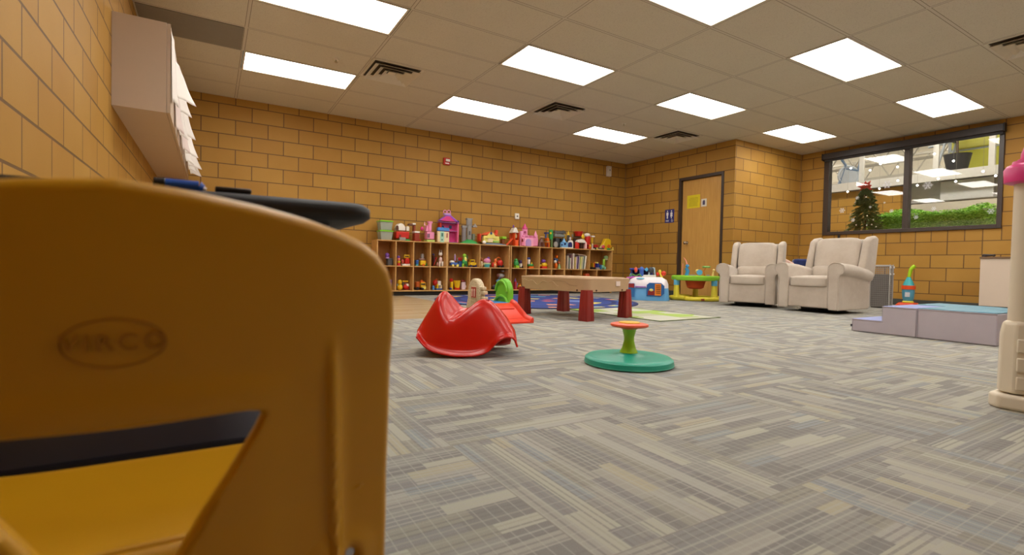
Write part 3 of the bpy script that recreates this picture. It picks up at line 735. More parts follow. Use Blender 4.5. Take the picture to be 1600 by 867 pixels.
# ------------------------------------------------------------------ toy builder (photo outline -> position and size on a real depth plane)
CR = {'A': (605, 395, 12.39), 'B': (695, 385, 10.84), 'C': (795, 375, 15.77), 'D': (875, 375, 14.44), 'T': (560, 320, 10.84), 'U': (680, 320, 10.84), 'V': (780, 340, 14.45), 'X': (870, 340, 14.45),
      'P': (970, 400, 11.556), 'Q': (1045, 395, 10.833), 'E': (780, 320, 5.419), 'F': (580, 310, 5.419)}
PAL = dict(red=(206, 40, 28), dred=(120, 30, 22), org=(232, 112, 24), yel=(236, 196, 30), lime=(150, 206, 50), grn=(54, 156, 78), dgrn=(38, 100, 56), teal=(70, 176, 190), blu=(50, 96, 176), nav=(36, 44, 104), lblu=(120, 178, 226),
           pur=(126, 78, 178), lav=(186, 150, 214), pnk=(240, 150, 190), hpk=(214, 60, 130), wht=(240, 234, 224), crm=(236, 214, 170), gry=(150, 146, 142), dgy=(78, 78, 84), blk=(34, 32, 34), brn=(112, 76, 62), dbr=(84, 44, 30), tan=(200, 160, 110), skn=(238, 180, 140), lyl=(240, 226, 120), sage=(150, 190, 130))
def toy(crop, Y, zb, name, label, cat, parts, group=None, front=True):
    ox, oy, sc = CR[crop]
    def W_(x, y): return at(ox+x/sc, oy+y/sc, Y=Y)
    geo = []
    zmin = 1e9; xs = []
    for p in parts:
        a, b = W_(p[2], p[3]), W_(p[4], p[5])
        x0, x1 = sorted((a.x, b.x)); z0, z1 = sorted((a.z, b.z)); geo.append((x0, x1, z0, z1)); zmin = min(zmin, z0); xs += [x0, x1]
    cx = (min(xs)+max(xs))/2; tt = cx/Y; rx0 = cx
    if zb in (SMID, SBOT):
        edges = CUBM if zb == SMID else CUBL
        lo_ = max(e for e in edges if e <= cx)+.009; hi_ = min(e for e in edges if e > cx)-.009
        half = (max(xs)-min(xs))/2*.97
        rx0 = min(max(cx, lo_+half), hi_-half) if hi_-lo_ > 2*half else (lo_+hi_)/2
    root = thing(name, label, cat, (rx0, Y, zb), 0, group)
    for p, (x0, x1, z0, z1) in zip(parts, geo):
        pn, kd = p[0], p[1]; col = PAL[p[6]] if isinstance(p[6], str) else p[6]
        D = p[7] if len(p) > 7 else .08; dy = p[8] if len(p) > 8 else 0
        # keep the oblique silhouette: depth eats into the width seen
        x0 += dy*tt*0; c = (x0+x1)/2-cx + dy*tt; Wd = x1-x0
        w = max(Wd*.45, Wd-D*tt) if kd in 'bra' else Wd*.92
        z0 -= zmin; z1 -= zmin; h = max(z1-z0, .004); z0 += .0; m = MB(); zc_ = (z0+z1)/2
        bev = min(w, h, D)*.12; sm = 35
        if kd == 'b': m.box((c, dy, zc_), (w, D, h))
        elif kd == 's': m.sph((c, dy, zc_), (w/2, min(D/2, w*.7), h/2)); bev = 0; sm = 80
        elif kd == 'c': m.lathe((c, dy, z0), [(w/2*.96, 0), (w/2, h*.04), (w/2, h*.96), (w/2*.96, h)], 20, sy=min(1, D/w)); bev = 0
        elif kd == 'k': m.lathe((c, dy, z0), [(w/2, 0), (w/2*.5, h*.5), (.002, h)], 18, sy=min(1, D/w)); bev = 0
        elif kd == 't': m.lathe((c, dy, z0), [(w/2*.68, 0), (w/2*.94, h*.88), (w/2, h*.9), (w/2, h)], 20); bev = 0
        elif kd == 'm': m.lathe((c, dy, z0), [(w/2, 0), (w/2*.96, h*.15), (w/2*.7, h*.55), (w/2*.35, h*.85), (w*.1, h)], 24, sy=min(1, D/w)); bev = 0; sm = 70
        elif kd == 'w': m.cyl((c, dy-D/2, zc_), (c, dy+D/2, zc_), min(w, h)/2, n=18); bev = .002
        elif kd == 'r': m.prism([(c-w/2, z0), (c+w/2, z0), (c+w*.12, z1), (c-w*.12, z1)], dy-D/2, dy+D/2)
        elif kd == 'a':
            r = w/2; pts = [(c-w/2, z0)]+[(c-cos(k*pi/10)*r, z1-min(r, h*.8)+sin(k*pi/10)*min(r, h*.8)) for k in range(11)]+[(c+w/2, z0)]; m.prism(pts, dy-D/2, dy+D/2)
        elif kd == 'o': m.tube([(c+cos(k*pi/9)*w*.42, dy, zc_+sin(k*pi/9)*h*.42) for k in range(19)], min(w, h)*.1, 8, cap=False); bev = 0; sm = 80
        elif kd == 'g':  # crenellated wall
            m.box((c, dy, z0+h*.4), (w, D, h*.8))
            n = 4
            for k in range(n): m.box((c-w/2+w*(k+.5)/n, dy, z0+h*.9), (w/n*.55, D, h*.2))
        elif kd == 'q':  # leaning slab (slide), falls to the left
            m.prism([(c-w/2, z0), (c-w/2+w*.16, z0), (c+w/2, z1-h*.06), (c+w/2-w*.16, z1)], dy-D/2, dy+D/2)
        elif kd == 'Q':
            m.prism([(c-w/2, z0), (c+w/2, z0), (c+w/2, z1-h*.1), (c+w*.3, z1), (c, z1)], dy-D/2, dy+D/2)
        m.build(pn, plastic(col, .35), root, bevel=bev, smooth=sm)
    return root
YU = YW-.17
GT = 'playsets along the shelf top'; GM = 'toys in the upper cubbies'; GL = 'toys in the lower cubbies'
# --- shelf top
def bin_box(y0c, y1c, zb, lab, cols):
    a, b = at(560+312/10.84, 320+y1c/10.84, Y=YU), at(560+585/10.84, 320+y0c/10.84, Y=YU)
    w = (b.x-a.x)*.80; h = .152
    t = thing('storage_bin', lab, 'storage bin', ((a.x+b.x)/2, YU, zb), 0, 'clear bins with lime lids')
    s = NT('clear_bin'); s.b.inputs['Base Color'].default_value = lin((214, 222, 210)); s.b.inputs['Transmission Weight'].default_value = .55; s.b.inputs['Roughness'].default_value = .25; s.b.inputs['IOR'].default_value = 1.05
    m = MB(); rg = []
    for z, k in ((.002, .82), (h*.86, .98), (h*.86, .95), (.008, .79)): rg.append([(-w/2*k, -.1*k, z), (w/2*k, -.1*k, z), (w/2*k, .1*k, z), (-w/2*k, .1*k, z)])
    m.rings(rg); m.build('tub', s.m, t, bevel=.004)
    m = MB(); m.bx(-w/2*1.04, w/2*1.04, -.108, .108, h*.86, h*.96); m.bx(-w/2*.9, w/2*.9, -.09, .09, h*.96, h); m.build('lid', plastic((128, 206, 40), .35, 'lime_lid'), t, bevel=.004)
    r_ = random.Random(len(lab))
    for k in range(14):
        pc = MB(); c_ = (r_.uniform(-.3, .3)*w, r_.uniform(-.05, .05), .02+r_.uniform(0, .5)*h)
        if k % 2: pc.sph(c_, .018, 10, 7)
        else: pc.box(c_, (.035, .03, .025), rz=r_.random()*3)
        pc.build('toy_piece', plastic(PAL[cols[k % len(cols)]], .5), t)
    return t
bin_box(345, 590, STOP, 'lower clear bin with lime green lid on shelf top left', ['gry', 'pnk', 'lblu', 'yel', 'wht', 'org'])
bin_box(105, 345, STOP+.152, 'upper clear bin with lime green lid stacked on another bin', ['gry', 'wht', 'gry', 'pnk', 'wht'])
toy('T', YU, STOP, 'toy_barn', 'red toy barn with white rounded roof on the shelf top', 'toy barn', [('base', 'b', 640, 570, 905, 610, 'grn', .16), ('barn_wall', 'b', 590, 440, 895, 572, 'red', .13), ('roof', 'a', 600, 298, 820, 440, 'wht', .12), ('side_roof', 'a', 800, 355, 895, 442, 'wht', .12), ('window', 'a', 628, 345, 680, 430, 'dbr', .01, -.065), ('door', 'b', 690, 500, 730, 572, 'dred', .01, -.068), ('ramp', 'b', 690, 545, 820, 600, 'gry', .03, -.085)], GT)
toy('T', YU, STOP, 'toy_stable', 'dark red toy stable with pale lid beside the red barn', 'toy stable', [('stall', 'b', 905, 455, 1060, 605, (150, 52, 34), .12), ('lid', 'b', 900, 425, 1066, 462, 'wht', .13), ('tower', 'b', 905, 325, 975, 430, (140, 60, 40), .08, .02), ('roof', 'b', 790, 292, 975, 335, 'brn', .09, .02), ('white_cap', 'b', 890, 290, 980, 320, 'wht', .05, -.01), ('red_step', 'b', 1040, 565, 1092, 605, 'red', .08)], GT)
toy('T', YU, STOP, 'pink_toy_house', 'pink toy house with short turret on lime base', 'toy house', [('base', 'b', 1090, 575, 1300, 622, (190, 220, 120), .15), ('wall', 'b', 1100, 440, 1292, 578, 'pnk', .12), ('turret', 'c', 1165, 290, 1240, 440, 'pnk', .07), ('turret_crown', 'g', 1155, 262, 1250, 300, 'pnk', .07), ('gable', 'r', 1085, 330, 1180, 440, 'pnk', .1), ('spire', 'k', 1085, 268, 1118, 335, (244, 180, 200), .04), ('fountain', 's', 1015, 350, 1085, 425, 'hpk', .05), ('window', 'b', 1155, 478, 1172, 548, 'dgy', .008, -.062), ('window', 'b', 1180, 478, 1198, 548, 'dgy', .008, -.062)], GT)
toy('U', YU+.03, STOP, 'dollhouse', 'tall purple and pink dollhouse with bow on its roof', 'dollhouse', [('back_wall', 'b', 60, 300, 380, 640, 'hpk', .02, .05), ('side_wall', 'b', 345, 300, 385, 640, (236, 110, 150), .11), ('side_wall', 'b', 50, 300, 95, 640, 'red', .11), ('floor_board', 'b', 60, 430, 375, 452, 'lav', .11), ('base', 'b', 50, 622, 380, 640, 'lav', .12), ('eave', 'b', 20, 285, 410, 318, (160, 90, 190), .13), ('roof', 'r', 25, 165, 400, 292, (150, 80, 190), .11), ('gable_panel', 'r', 90, 190, 340, 290, 'hpk', .012, -.066), ('roof_ball', 's', 345, 255, 410, 310, 'nav', .05), ('ridge', 'b', 130, 140, 270, 180, 'lav', .06), ('bow', 'o', 135, 80, 200, 155, 'pnk', .02), ('bow', 'o', 200, 80, 265, 155, 'pnk', .02), ('window', 'b', 110, 345, 150, 400, 'nav', .006, .03), ('window', 'b', 235, 345, 280, 400, 'nav', .006, .03)], GT)
toy('U', YU-.10, STOP, 'blue_roof_toy_house', 'small cream toy house with blue roof before the dollhouse', 'toy house', [('wall', 'b', 25, 450, 235, 640, 'crm', .05), ('roof', 'g', 25, 378, 240, 452, (80, 140, 210), .06), ('window', 'b', 105, 480, 135, 540, (70, 120, 100), .006, -.028), ('window', 'w', 105, 580, 130, 610, (70, 90, 100), .006, -.028), ('door', 'a', 190, 480, 215, 560, (190, 120, 100), .006, -.028), ('trim_panel', 'b', 85, 450, 150, 640, (170, 214, 190), .004, -.027)], GT)
toy('U', YU, STOP, 'grey_toy_castle', 'grey toy castle tower on a green hill', 'toy castle', [('hill', 'm', 400, 560, 760, 662, 'grn', .2), ('main_tower', 'c', 540, 320, 625, 590, 'gry', .07), ('tower_crown', 'c', 525, 218, 635, 345, 'gry', .08), ('battlement', 'g', 520, 215, 640, 245, 'gry', .07), ('side_tower', 'c', 445, 370, 525, 610, (132, 126, 128), .06), ('side_crown', 'g', 438, 335, 540, 385, 'gry', .06), ('balcony', 'b', 620, 345, 725, 378, 'gry', .07), ('flag_stone', 'k', 650, 305, 720, 350, 'gry', .05), ('buttress', 'b', 625, 480, 690, 590, (120, 128, 110), .05, .02), ('window', 'a', 575, 435, 600, 505, 'dgy', .006, -.04)], GT)
toy('U', YU, STOP, 'yellow_toy_farmhouse', 'yellow toy farmhouse with orange red roof and blue base', 'toy house', [('base', 'b', 760, 628, 1150, 672, (130, 150, 180), .18), ('wall', 'b', 750, 500, 1100, 635, 'lyl', .12), ('roof', 'r', 700, 430, 1110, 515, (226, 90, 40), .13), ('gable', 'r', 830, 450, 1060, 560, 'lyl', .014, -.068), ('shutter', 'b', 690, 470, 750, 600, (228, 70, 40), .1), ('round_window', 'w', 918, 445, 972, 495, (60, 80, 130), .01, -.078), ('chimney', 'b', 1010, 410, 1075, 480, (226, 80, 50), .05), ('door', 'a', 880, 520, 975, 620, 'crm', .01, -.066), ('window', 'b', 755, 510, 780, 570, 'brn', .01, -.066), ('hedge_trim', 'b', 980, 590, 1095, 630, (150, 190, 90), .02, -.07), ('animal', 's', 775, 590, 850, 650, 'wht', .03, -.1)], GT)
toy('V', YU, STOP, 'lime_toy_bench', 'small lime topped brown toy stall beside orange playhouse', 'toy stall', [('top', 'b', 5, 405, 200, 470, 'lime', .12), ('stall', 'b', 25, 465, 150, 592, (130, 70, 36), .09), ('base', 'b', -20, 580, 190, 615, (130, 150, 180), .12)], GT)
toy('V', YU, STOP, 'orange_toy_playhouse', 'orange toy playhouse with white roof, purple knob and slide', 'toy playhouse', [('wall', 'b', 290, 480, 450, 625, (238, 92, 40), .11), ('column', 'b', 300, 320, 335, 490, (238, 92, 40), .1), ('column', 'b', 415, 320, 445, 490, (228, 80, 36), .1), ('back_wall', 'b', 200, 330, 440, 600, (176, 74, 30), .02, .05), ('roof', 'r', 190, 195, 455, 330, 'wht', .13), ('knob', 'c', 290, 145, 330, 200, 'pur', .02), ('slide', 'q', 80, 440, 290, 612, (240, 90, 50), .06, -.03), ('window', 'b', 345, 350, 405, 440, 'tan', .01, -.03)], GT)
toy('V', YU, STOP, 'pink_toy_castle', 'pink toy castle with lilac arched gate and pointed turret', 'toy castle', [('wall', 'g', 470, 380, 860, 640, 'pnk', .1), ('front_wall', 'b', 555, 455, 770, 640, (248, 176, 204), .03, -.05), ('gate', 'a', 600, 470, 722, 640, 'lav', .01, -.07), ('turret', 'c', 520, 250, 640, 420, 'pnk', .07), ('turret_roof', 'k', 510, 115, 650, 255, 'hpk', .09), ('side_tower', 'c', 460, 290, 540, 640, (240, 160, 200), .06, .01), ('side_tower', 'c', 785, 380, 862, 640, (240, 160, 200), .06), ('spire', 'k', 785, 280, 860, 385, (244, 150, 190), .05), ('window', 'a', 505, 470, 545, 540, 'dred', .008, -.056), ('window', 'a', 810, 480, 845, 560, 'dgy', .008, -.04), ('turret_window', 'a', 560, 290, 610, 350, (170, 60, 110), .01, -.04)], GT)
toy('V', YU, STOP, 'toy_cave', 'brown rock shaped toy cave with pale top', 'toy cave', [('rock', 'm', 866, 430, 1035, 650, 'brn', .13), ('pale_top', 's', 905, 395, 1030, 450, 'tan', .08), ('opening', 'a', 930, 530, 1000, 650, 'dbr', .03, -.055)], GT)
toy('V', YU, STOP, 'orange_toy_garage', 'orange toy garage tower with dark blue top', 'toy garage', [('lower_box', 'b', 1025, 520, 1140, 642, 'org', .1), ('deck', 'b', 1010, 490, 1150, 520, 'tan', .11), ('upper_box', 'b', 1030, 420, 1130, 495, 'org', .08), ('blue_top', 'b', 1010, 290, 1125, 335, (50, 62, 120), .09), ('post', 'b', 1040, 330, 1065, 425, 'blu', .03), ('doorway', 'b', 1075, 540, 1115, 640, 'dred', .01, -.052)], GT)
toy('V', YU, STOP, 'green_toy_tower', 'tall narrow green toy tower with yellow spot', 'toy tower', [('frame', 'a', 1122, 222, 1230, 460, 'grn', .06), ('legs', 'b', 1145, 450, 1225, 642, (96, 120, 72), .06), ('disc', 'w', 1150, 280, 1190, 350, 'yel', .02, -.035)], GT)
toy('X', YU+.02, STOP, 'black_toy_fort', 'black and grey toy fort with wheels and ladders', 'toy fort', [('lower_block', 'b', -110, 420, 60, 650, (60, 60, 62), .11), ('lower_block', 'b', 60, 430, 170, 660, (52, 50, 50), .08), ('deck', 'g', -120, 320, 160, 410, (130, 132, 128), .12), ('upper_wall', 'g', -110, 255, 180, 330, (96, 96, 96), .09), ('wheel', 'w', -100, 500, 10, 650, (160, 156, 150), .02, -.07), ('arch', 'o', 100, 250, 225, 380, 'dgy', .03), ('ladder', 'b', -160, 360, -130, 640, (150, 160, 150), .03), ('yellow_ring', 'o', 160, 340, 220, 440, 'yel', .02, -.03)], GT)
toy('X', YU+.06, STOP, 'yellow_toy_cone', 'thin yellow toy cone standing behind the black fort', 'toy cone', [('stand', 'c', 235, 350, 290, 660, (60, 60, 60), .03), ('cone', 'k', 232, 250, 292, 352, 'yel', .04)], GT)
toy('X', YU-.09, STOP, 'blue_toy_castle', 'light blue toy castle with white edge on shelf front', 'toy castle', [('base', 'b', 62, 640, 375, 672, 'wht', .08), ('wall', 'g', 80, 520, 240, 645, 'lblu', .05), ('tower', 'k', 115, 430, 210, 530, 'lblu', .05), ('white_frame', 'a', 240, 480, 370, 650, 'wht', .05), ('dark_window', 'a', 255, 525, 345, 645, 'nav', .01, -.028), ('figure_top', 's', 280, 410, 320, 480, (236, 220, 226), .03), ('mark', 'b', 100, 575, 135, 605, 'nav', .006, -.028), ('mark', 'a', 165, 545, 205, 595, 'nav', .006, -.028)], GT)
toy('X', YU+.08, STOP, 'toy_grill', 'dark toy stand holding a wide red bowl', 'toy stand', [('stand', 'b', 370, 420, 560, 670, (66, 40, 36), .06), ('shelf_top', 'b', 345, 385, 560, 410, 'dgy', .08), ('bowl', 't', 410, 262, 605, 380, 'red', .08), ('post', 'b', 345, 325, 375, 390, 'gry', .03)], GT)
toy('X', YU-.05, STOP, 'toy_fire_station', 'red and white arched toy fire station with yellow star', 'toy station', [('red_base', 'c', 405, 530, 500, 690, 'red', .06), ('roof', 'a', 405, 462, 655, 560, 'wht', .09), ('side_wall', 'b', 600, 540, 660, 690, (244, 200, 200), .08), ('opening', 'b', 500, 560, 600, 680, (60, 34, 30), .04, .01), ('star', 's', 548, 365, 622, 460, 'yel', .03), ('star_tip', 'k', 565, 345, 590, 375, 'yel', .02)], GT)
toy('X', YU+.03, STOP, 'red_toy_tower', 'red toy tower with white domed top', 'toy tower', [('tower', 'c', 635, 380, 750, 575, 'red', .09), ('dome', 's', 608, 312, 758, 420, 'wht', .1), ('lower', 'b', 640, 570, 745, 690, (150, 30, 26), .08), ('band', 'b', 655, 560, 750, 590, (236, 90, 80), .09)], GT)
toy('X', YU, STOP, 'toy_lamp_post', 'white topped yellow toy post beside the red tower', 'toy post', [('post', 'c', 790, 400, 808, 560, 'yel', .02), ('base', 'b', 790, 550, 815, 690, 'wht', .03), ('top', 'b', 758, 372, 862, 412, 'wht', .06), ('foot', 'b', 770, 665, 862, 692, 'wht', .07)], GT)
toy('X', YU-.09, STOP, 'toy_yellow_bear', 'small yellow orange toy figure before the red tower', 'toy figure', [('body', 's', 722, 620, 782, 692, 'org', .04), ('head', 's', 732, 590, 775, 640, 'yel', .04)], GT)
toy('X', YU+.02, STOP, 'low_red_toy_car', 'low dark red toy car near the shelf top right', 'toy car', [('body', 'b', 820, 585, 945, 640, (190, 36, 40), .07), ('cab', 'b', 850, 570, 920, 600, (200, 50, 50), .06), ('wheel', 'w', 825, 635, 870, 690, 'blk', .08), ('wheel', 'w', 895, 635, 940, 690, 'blk', .08)], GT)
toy('X', YU+.04, STOP, 'yellow_toy_slide', 'large yellow toy slide at the right end of shelf top', 'toy slide', [('slide', 'Q', 955, 418, 1205, 690, 'yel', .09), ('lower_ramp', 'q', 930, 560, 1060, 690, 'crm', .08, -.04)], GT)
toy('X', YU-.06, STOP, 'pink_toy_train', 'pink and grey low toy train before the yellow slide', 'toy train', [('car', 'b', 935, 655, 1065, 690, 'dgy', .05), ('floor', 'b', 880, 680, 1090, 702, 'crm', .06), ('engine', 's', 1010, 590, 1085, 670, (214, 70, 80), .05), ('block', 'b', 890, 645, 925, 695, (214, 206, 120), .04)], GT)
toy('X', YU-.08, STOP, 'orange_green_toy_figure', 'small toy figure orange above green at the shelf end', 'toy figure', [('base', 's', 1125, 650, 1215, 705, 'grn', .05), ('body', 's', 1140, 570, 1210, 655, 'org', .05), ('bill', 'b', 1200, 600, 1240, 630, 'yel', .02)], GT)
toy('X', YU-.07, STOP, 'yellow_toy_ring', 'little pale yellow toy hook at shelf top corner', 'toy hook', [('stem', 'b', 1255, 640, 1275, 715, 'lyl', .03), ('foot', 'b', 1215, 690, 1285, 716, 'lyl', .04)], GT)
# --- upper cubbies
YM = YW-.18
toy('A', YM, SMID, 'dark_toy_bin', 'dark grey toy bin with purple dome in upper left cubby', 'toy bin', [('bin', 'b', 20, 95, 150, 238, 'dgy', .1), ('dome', 's', 0, -10, 85, 95, 'pur', .1), ('rim', 'b', 0, 75, 80, 105, 'lav', .09)], GM)
toy('A', YM-.03, SMID, 'toy_doll', 'small purple haired toy doll left of red robot', 'doll', [('body', 'm', 190, 145, 262, 235, 'red', .05), ('chest', 's', 195, 130, 258, 190, 'yel', .05), ('head', 's', 190, 70, 250, 150, (222, 120, 110), .05), ('hair', 's', 186, 40, 248, 100, 'pur', .05)], GM)
toy('A', YM, SMID, 'red_toy_robot', 'red toy robot with yellow goggle ring on white base', 'toy robot', [('base', 'b', 272, 198, 462, 238, 'wht', .1), ('body', 'b', 340, 95, 455, 200, 'red', .08), ('arm', 's', 285, 110, 340, 190, (226, 110, 100), .05), ('goggles', 'b', 330, 20, 455, 88, 'yel', .05), ('lens', 'b', 362, 45, 435, 68, 'dbr', .01, -.028), ('neck', 'b', 370, 80, 430, 110, 'org', .05)], GM)
toy('A', YM-.02, SMID, 'blue_toy_cup', 'small blue square toy cup in the third cubby', 'toy cup', [('cup', 'b', 530, 120, 612, 200, 'blu', .07), ('base', 'b', 538, 195, 605, 236, 'teal', .06)], GM)
toy('A', YM, SMID, 'yellow_toy_truck_with_silo', 'yellow toy wagon carrying a grey domed silo', 'toy wagon', [('wagon', 'b', 645, 135, 790, 228, 'yel', .09), ('silo', 'a', 680, 5, 750, 105, 'gry', .05), ('load', 's', 640, 85, 775, 145, (170, 130, 120), .07), ('wheel', 'w', 690, 200, 750, 245, 'org', .1), ('green_edge', 'b', 770, 190, 805, 242, 'grn', .05)], GM)
toy('A', YM, SMID, 'dark_red_toy_bag', 'dark and red toy figure beside the white sitting animal', 'toy figure', [('body', 'b', 862, 30, 925, 240, (70, 24, 20), .07), ('arm', 'q', 880, 60, 960, 235, 'red', .05, -.02), ('hat', 's', 862, -10, 915, 30, 'nav', .06)], GM)
toy('A', YM-.02, SMID, 'white_toy_llama', 'white sitting toy llama with pointed ears', 'toy animal', [('body', 's', 1010, 60, 1090, 190, (236, 206, 200), .07), ('head', 's', 1000, -30, 1095, 45, 'wht', .06), ('ear', 'k', 1015, -85, 1040, -20, 'wht', .02), ('ear', 'k', 1060, -85, 1085, -20, 'wht', .02), ('leg', 'c', 1010, 150, 1048, 245, 'wht', .03, -.02), ('leg', 'c', 1070, 150, 1112, 245, 'wht', .03, -.02), ('tail', 's', 955, 160, 1005, 242, (200, 150, 140), .04)], GM)
toy('B', YM-.02, SMID, 'blue_toy_truck', 'blue toy rocket truck with yellow wheels', 'toy truck', [('chassis', 'b', 75, 255, 225, 305, (70, 110, 190), .08), ('cab', 's', 78, 220, 170, 275, 'wht', .07), ('rocket', 'c', 160, 130, 185, 230, 'lav', .03), ('rocket_tip', 'k', 160, 105, 185, 135, 'wht', .03), ('wheel', 'w', 105, 285, 145, 328, 'lyl', .09), ('wheel', 'w', 180, 285, 222, 328, 'lyl', .09)], GM)
toy('B', YM+.02, SMID, 'blue_red_toy_plane', 'blue toy plane with red propeller behind the green dinosaur', 'toy plane', [('body', 'b', 220, 230, 305, 328, (60, 96, 160), .06), ('propeller', 's', 215, 165, 300, 225, 'red', .03), ('mast', 'b', 205, 180, 225, 240, 'gry', .02)], GM)
toy('B', YM-.04, SMID, 'green_toy_dinosaur', 'standing lime and green toy dinosaur in wide upper cubby', 'toy dinosaur', [('body', 's', 290, 190, 380, 300, 'grn', .07), ('belly', 's', 330, 160, 375, 250, 'lyl', .03, -.02), ('head', 's', 300, 105, 365, 165, 'lime', .05), ('neck', 's', 315, 140, 365, 210, 'lime', .05), ('leg', 'c', 290, 270, 325, 328, 'lime', .03, -.01), ('leg', 'c', 350, 270, 385, 328, 'dgrn', .03, -.01), ('spike', 'k', 365, 120, 395, 190, 'dgrn', .02)], GM)
toy('B', YM-.02, SMID, 'yellow_toy_tipper', 'yellow toy dump truck with dark windows in upper cubby', 'toy truck', [('body', 'b', 400, 250, 540, 302, 'yel', .08), ('cab', 'b', 420, 200, 515, 258, 'yel', .08), ('window', 'b', 445, 215, 500, 242, 'dbr', .01, -.04), ('wheel', 'w', 415, 290, 455, 328, 'nav', .09), ('wheel', 'w', 490, 290, 530, 328, 'nav', .09), ('tray', 'b', 375, 240, 425, 305, (190, 140, 24), .07)], GM)
toy('B', YM, SMID, 'beige_toy_dog', 'beige toy animal at left edge of second wide cubby', 'toy animal', [('body', 's', 604, 230, 645, 340, 'crm', .05), ('head', 's', 606, 180, 642, 245, (170, 100, 60), .05)], GM)
toy('B', YM-.02, SMID, 'toy_cupcake', 'pink topped toy cupcake on teal striped base', 'toy cupcake', [('case', 't', 655, 285, 770, 343, 'teal', .08), ('band', 'c', 650, 265, 778, 300, (206, 214, 160), .08), ('icing', 's', 655, 185, 775, 280, 'pnk', .09), ('cherry', 's', 715, 165, 765, 205, 'pur', .03)], GM)
toy('B', YM-.03, SMID, 'orange_toy_fox', 'orange toy fox with pale belly sitting in cubby', 'toy fox', [('body', 's', 815, 240, 890, 340, 'org', .06), ('belly', 's', 830, 270, 875, 342, 'skn', .03, -.02), ('head', 's', 835, 190, 885, 255, (240, 120, 60), .05), ('tail', 's', 785, 250, 825, 338, 'red', .04)], GM)
toy('B', YM, SMID, 'red_toy_ladybug', 'red toy car with orange carry handle', 'toy car', [('body', 's', 875, 205, 1000, 325, 'red', .09), ('handle', 'o', 850, 160, 965, 250, 'org', .02), ('wheel', 'w', 900, 295, 940, 340, 'blk', .08), ('wheel', 'w', 960, 295, 1000, 340, 'blk', .08)], GM)
toy('C', YM-.02, SMID, 'green_toy_frog', 'green toy frog on a lime base in third shelf', 'toy frog', [('base', 'b', 120, 600, 262, 665, 'lime', .09), ('body', 's', 120, 470, 245, 630, 'grn', .08), ('head', 's', 130, 430, 225, 520, (60, 150, 70), .07)], GM)
toy('C', YM-.01, SMID, 'white_toy_van', 'white toy van with dark purple top beside green frog', 'toy van', [('body', 'b', 258, 555, 348, 650, 'wht', .07), ('top', 'b', 255, 480, 335, 560, (70, 50, 100), .07), ('wheel', 'w', 300, 625, 345, 672, 'blk', .08)], GM)
toy('C', YM, SMID, 'green_toy_boat', 'green toy boat on orange base with white blue capped funnel', 'toy boat', [('hull', 's', 448, 575, 615, 655, 'grn', .09), ('keel', 'b', 450, 640, 615, 690, 'org', .07), ('funnel', 'c', 455, 475, 528, 590, 'wht', .05), ('cap', 's', 445, 415, 538, 480, (70, 80, 150), .05), ('flag', 'k', 545, 520, 585, 590, 'yel', .03)], GM)
toy('C', YM, SMID, 'yellow_toy_turtle', 'yellow toy helmet shape with purple dome and red base', 'toy turtle', [('base', 'b', 790, 630, 980, 685, 'red', .09), ('shell', 's', 830, 535, 980, 660, 'yel', .09), ('dome', 's', 830, 455, 940, 550, 'pur', .07), ('ear', 's', 790, 580, 830, 640, 'yel', .04)], GM)
toy('C', YM-.03, SMID, 'orange_toy_owl', 'toy owl with blue eyes, white face and orange body', 'toy owl', [('body', 's', 1110, 565, 1215, 712, 'org', .07), ('face', 's', 1080, 490, 1180, 585, 'wht', .06), ('eye', 's', 1078, 440, 1150, 515, (50, 70, 130), .05), ('eye', 's', 1165, 465, 1240, 530, (60, 110, 160), .05), ('hat', 'b', 1145, 380, 1230, 450, 'org', .05)], GM)
toy('C', YM+.05, SMID, 'orange_toy_arch', 'tall orange toy arch at the back of owl cubby', 'toy arch', [('post', 'b', 1295, 330, 1335, 700, 'org', .04), ('bar', 'b', 1215, 360, 1310, 400, 'org', .04), ('post', 'b', 1215, 380, 1245, 700, (214, 90, 30), .04)], GM)
toy('C', YM-.04, SMID, 'green_toy_bottle', 'light green bottle shaped toy beside the owl', 'toy bottle', [('bottle', 'm', 1232, 555, 1332, 695, 'sage', .06), ('top', 's', 1250, 515, 1300, 575, (230, 110, 80), .04)], GM)
# books
bk = [(150, 188, 350, 0, (206, 196, 176)), (188, 212, 395, 0, (110, 120, 108)), (214, 240, 405, 0, (236, 228, 206)), (242, 268, 330, 0, (150, 110, 116)), (270, 318, 300, 0, (226, 212, 196)), (322, 348, 380, .02, (220, 200, 120)), (350, 378, 372, .03, (206, 186, 190)), (380, 402, 360, .04, (80, 60, 120)),
      (404, 430, 350, .05, (196, 180, 176)), (434, 470, 372, .10, (214, 212, 130)), (474, 500, 366, .11, (232, 226, 190)), (502, 528, 360, .12, (120, 140, 130)), (530, 565, 352, .14, (244, 238, 220))]
bdesc = ['wide grey cream book at the left end of book row', 'thin dark green book second in the book row', 'thin cream book third from left in book row', 'dull mauve book left of the tallest book', 'tallest pale book in the book row', 'thin yellow edged book right of the tallest book',
         'pale pink spined book in the middle of row', 'narrow purple book in middle of book row', 'grey mauve book right of the purple book', 'leaning pale yellow book in the book row', 'leaning cream book after the pale yellow one', 'leaning grey green thin book near right end', 'leaning white book at right end of book row']
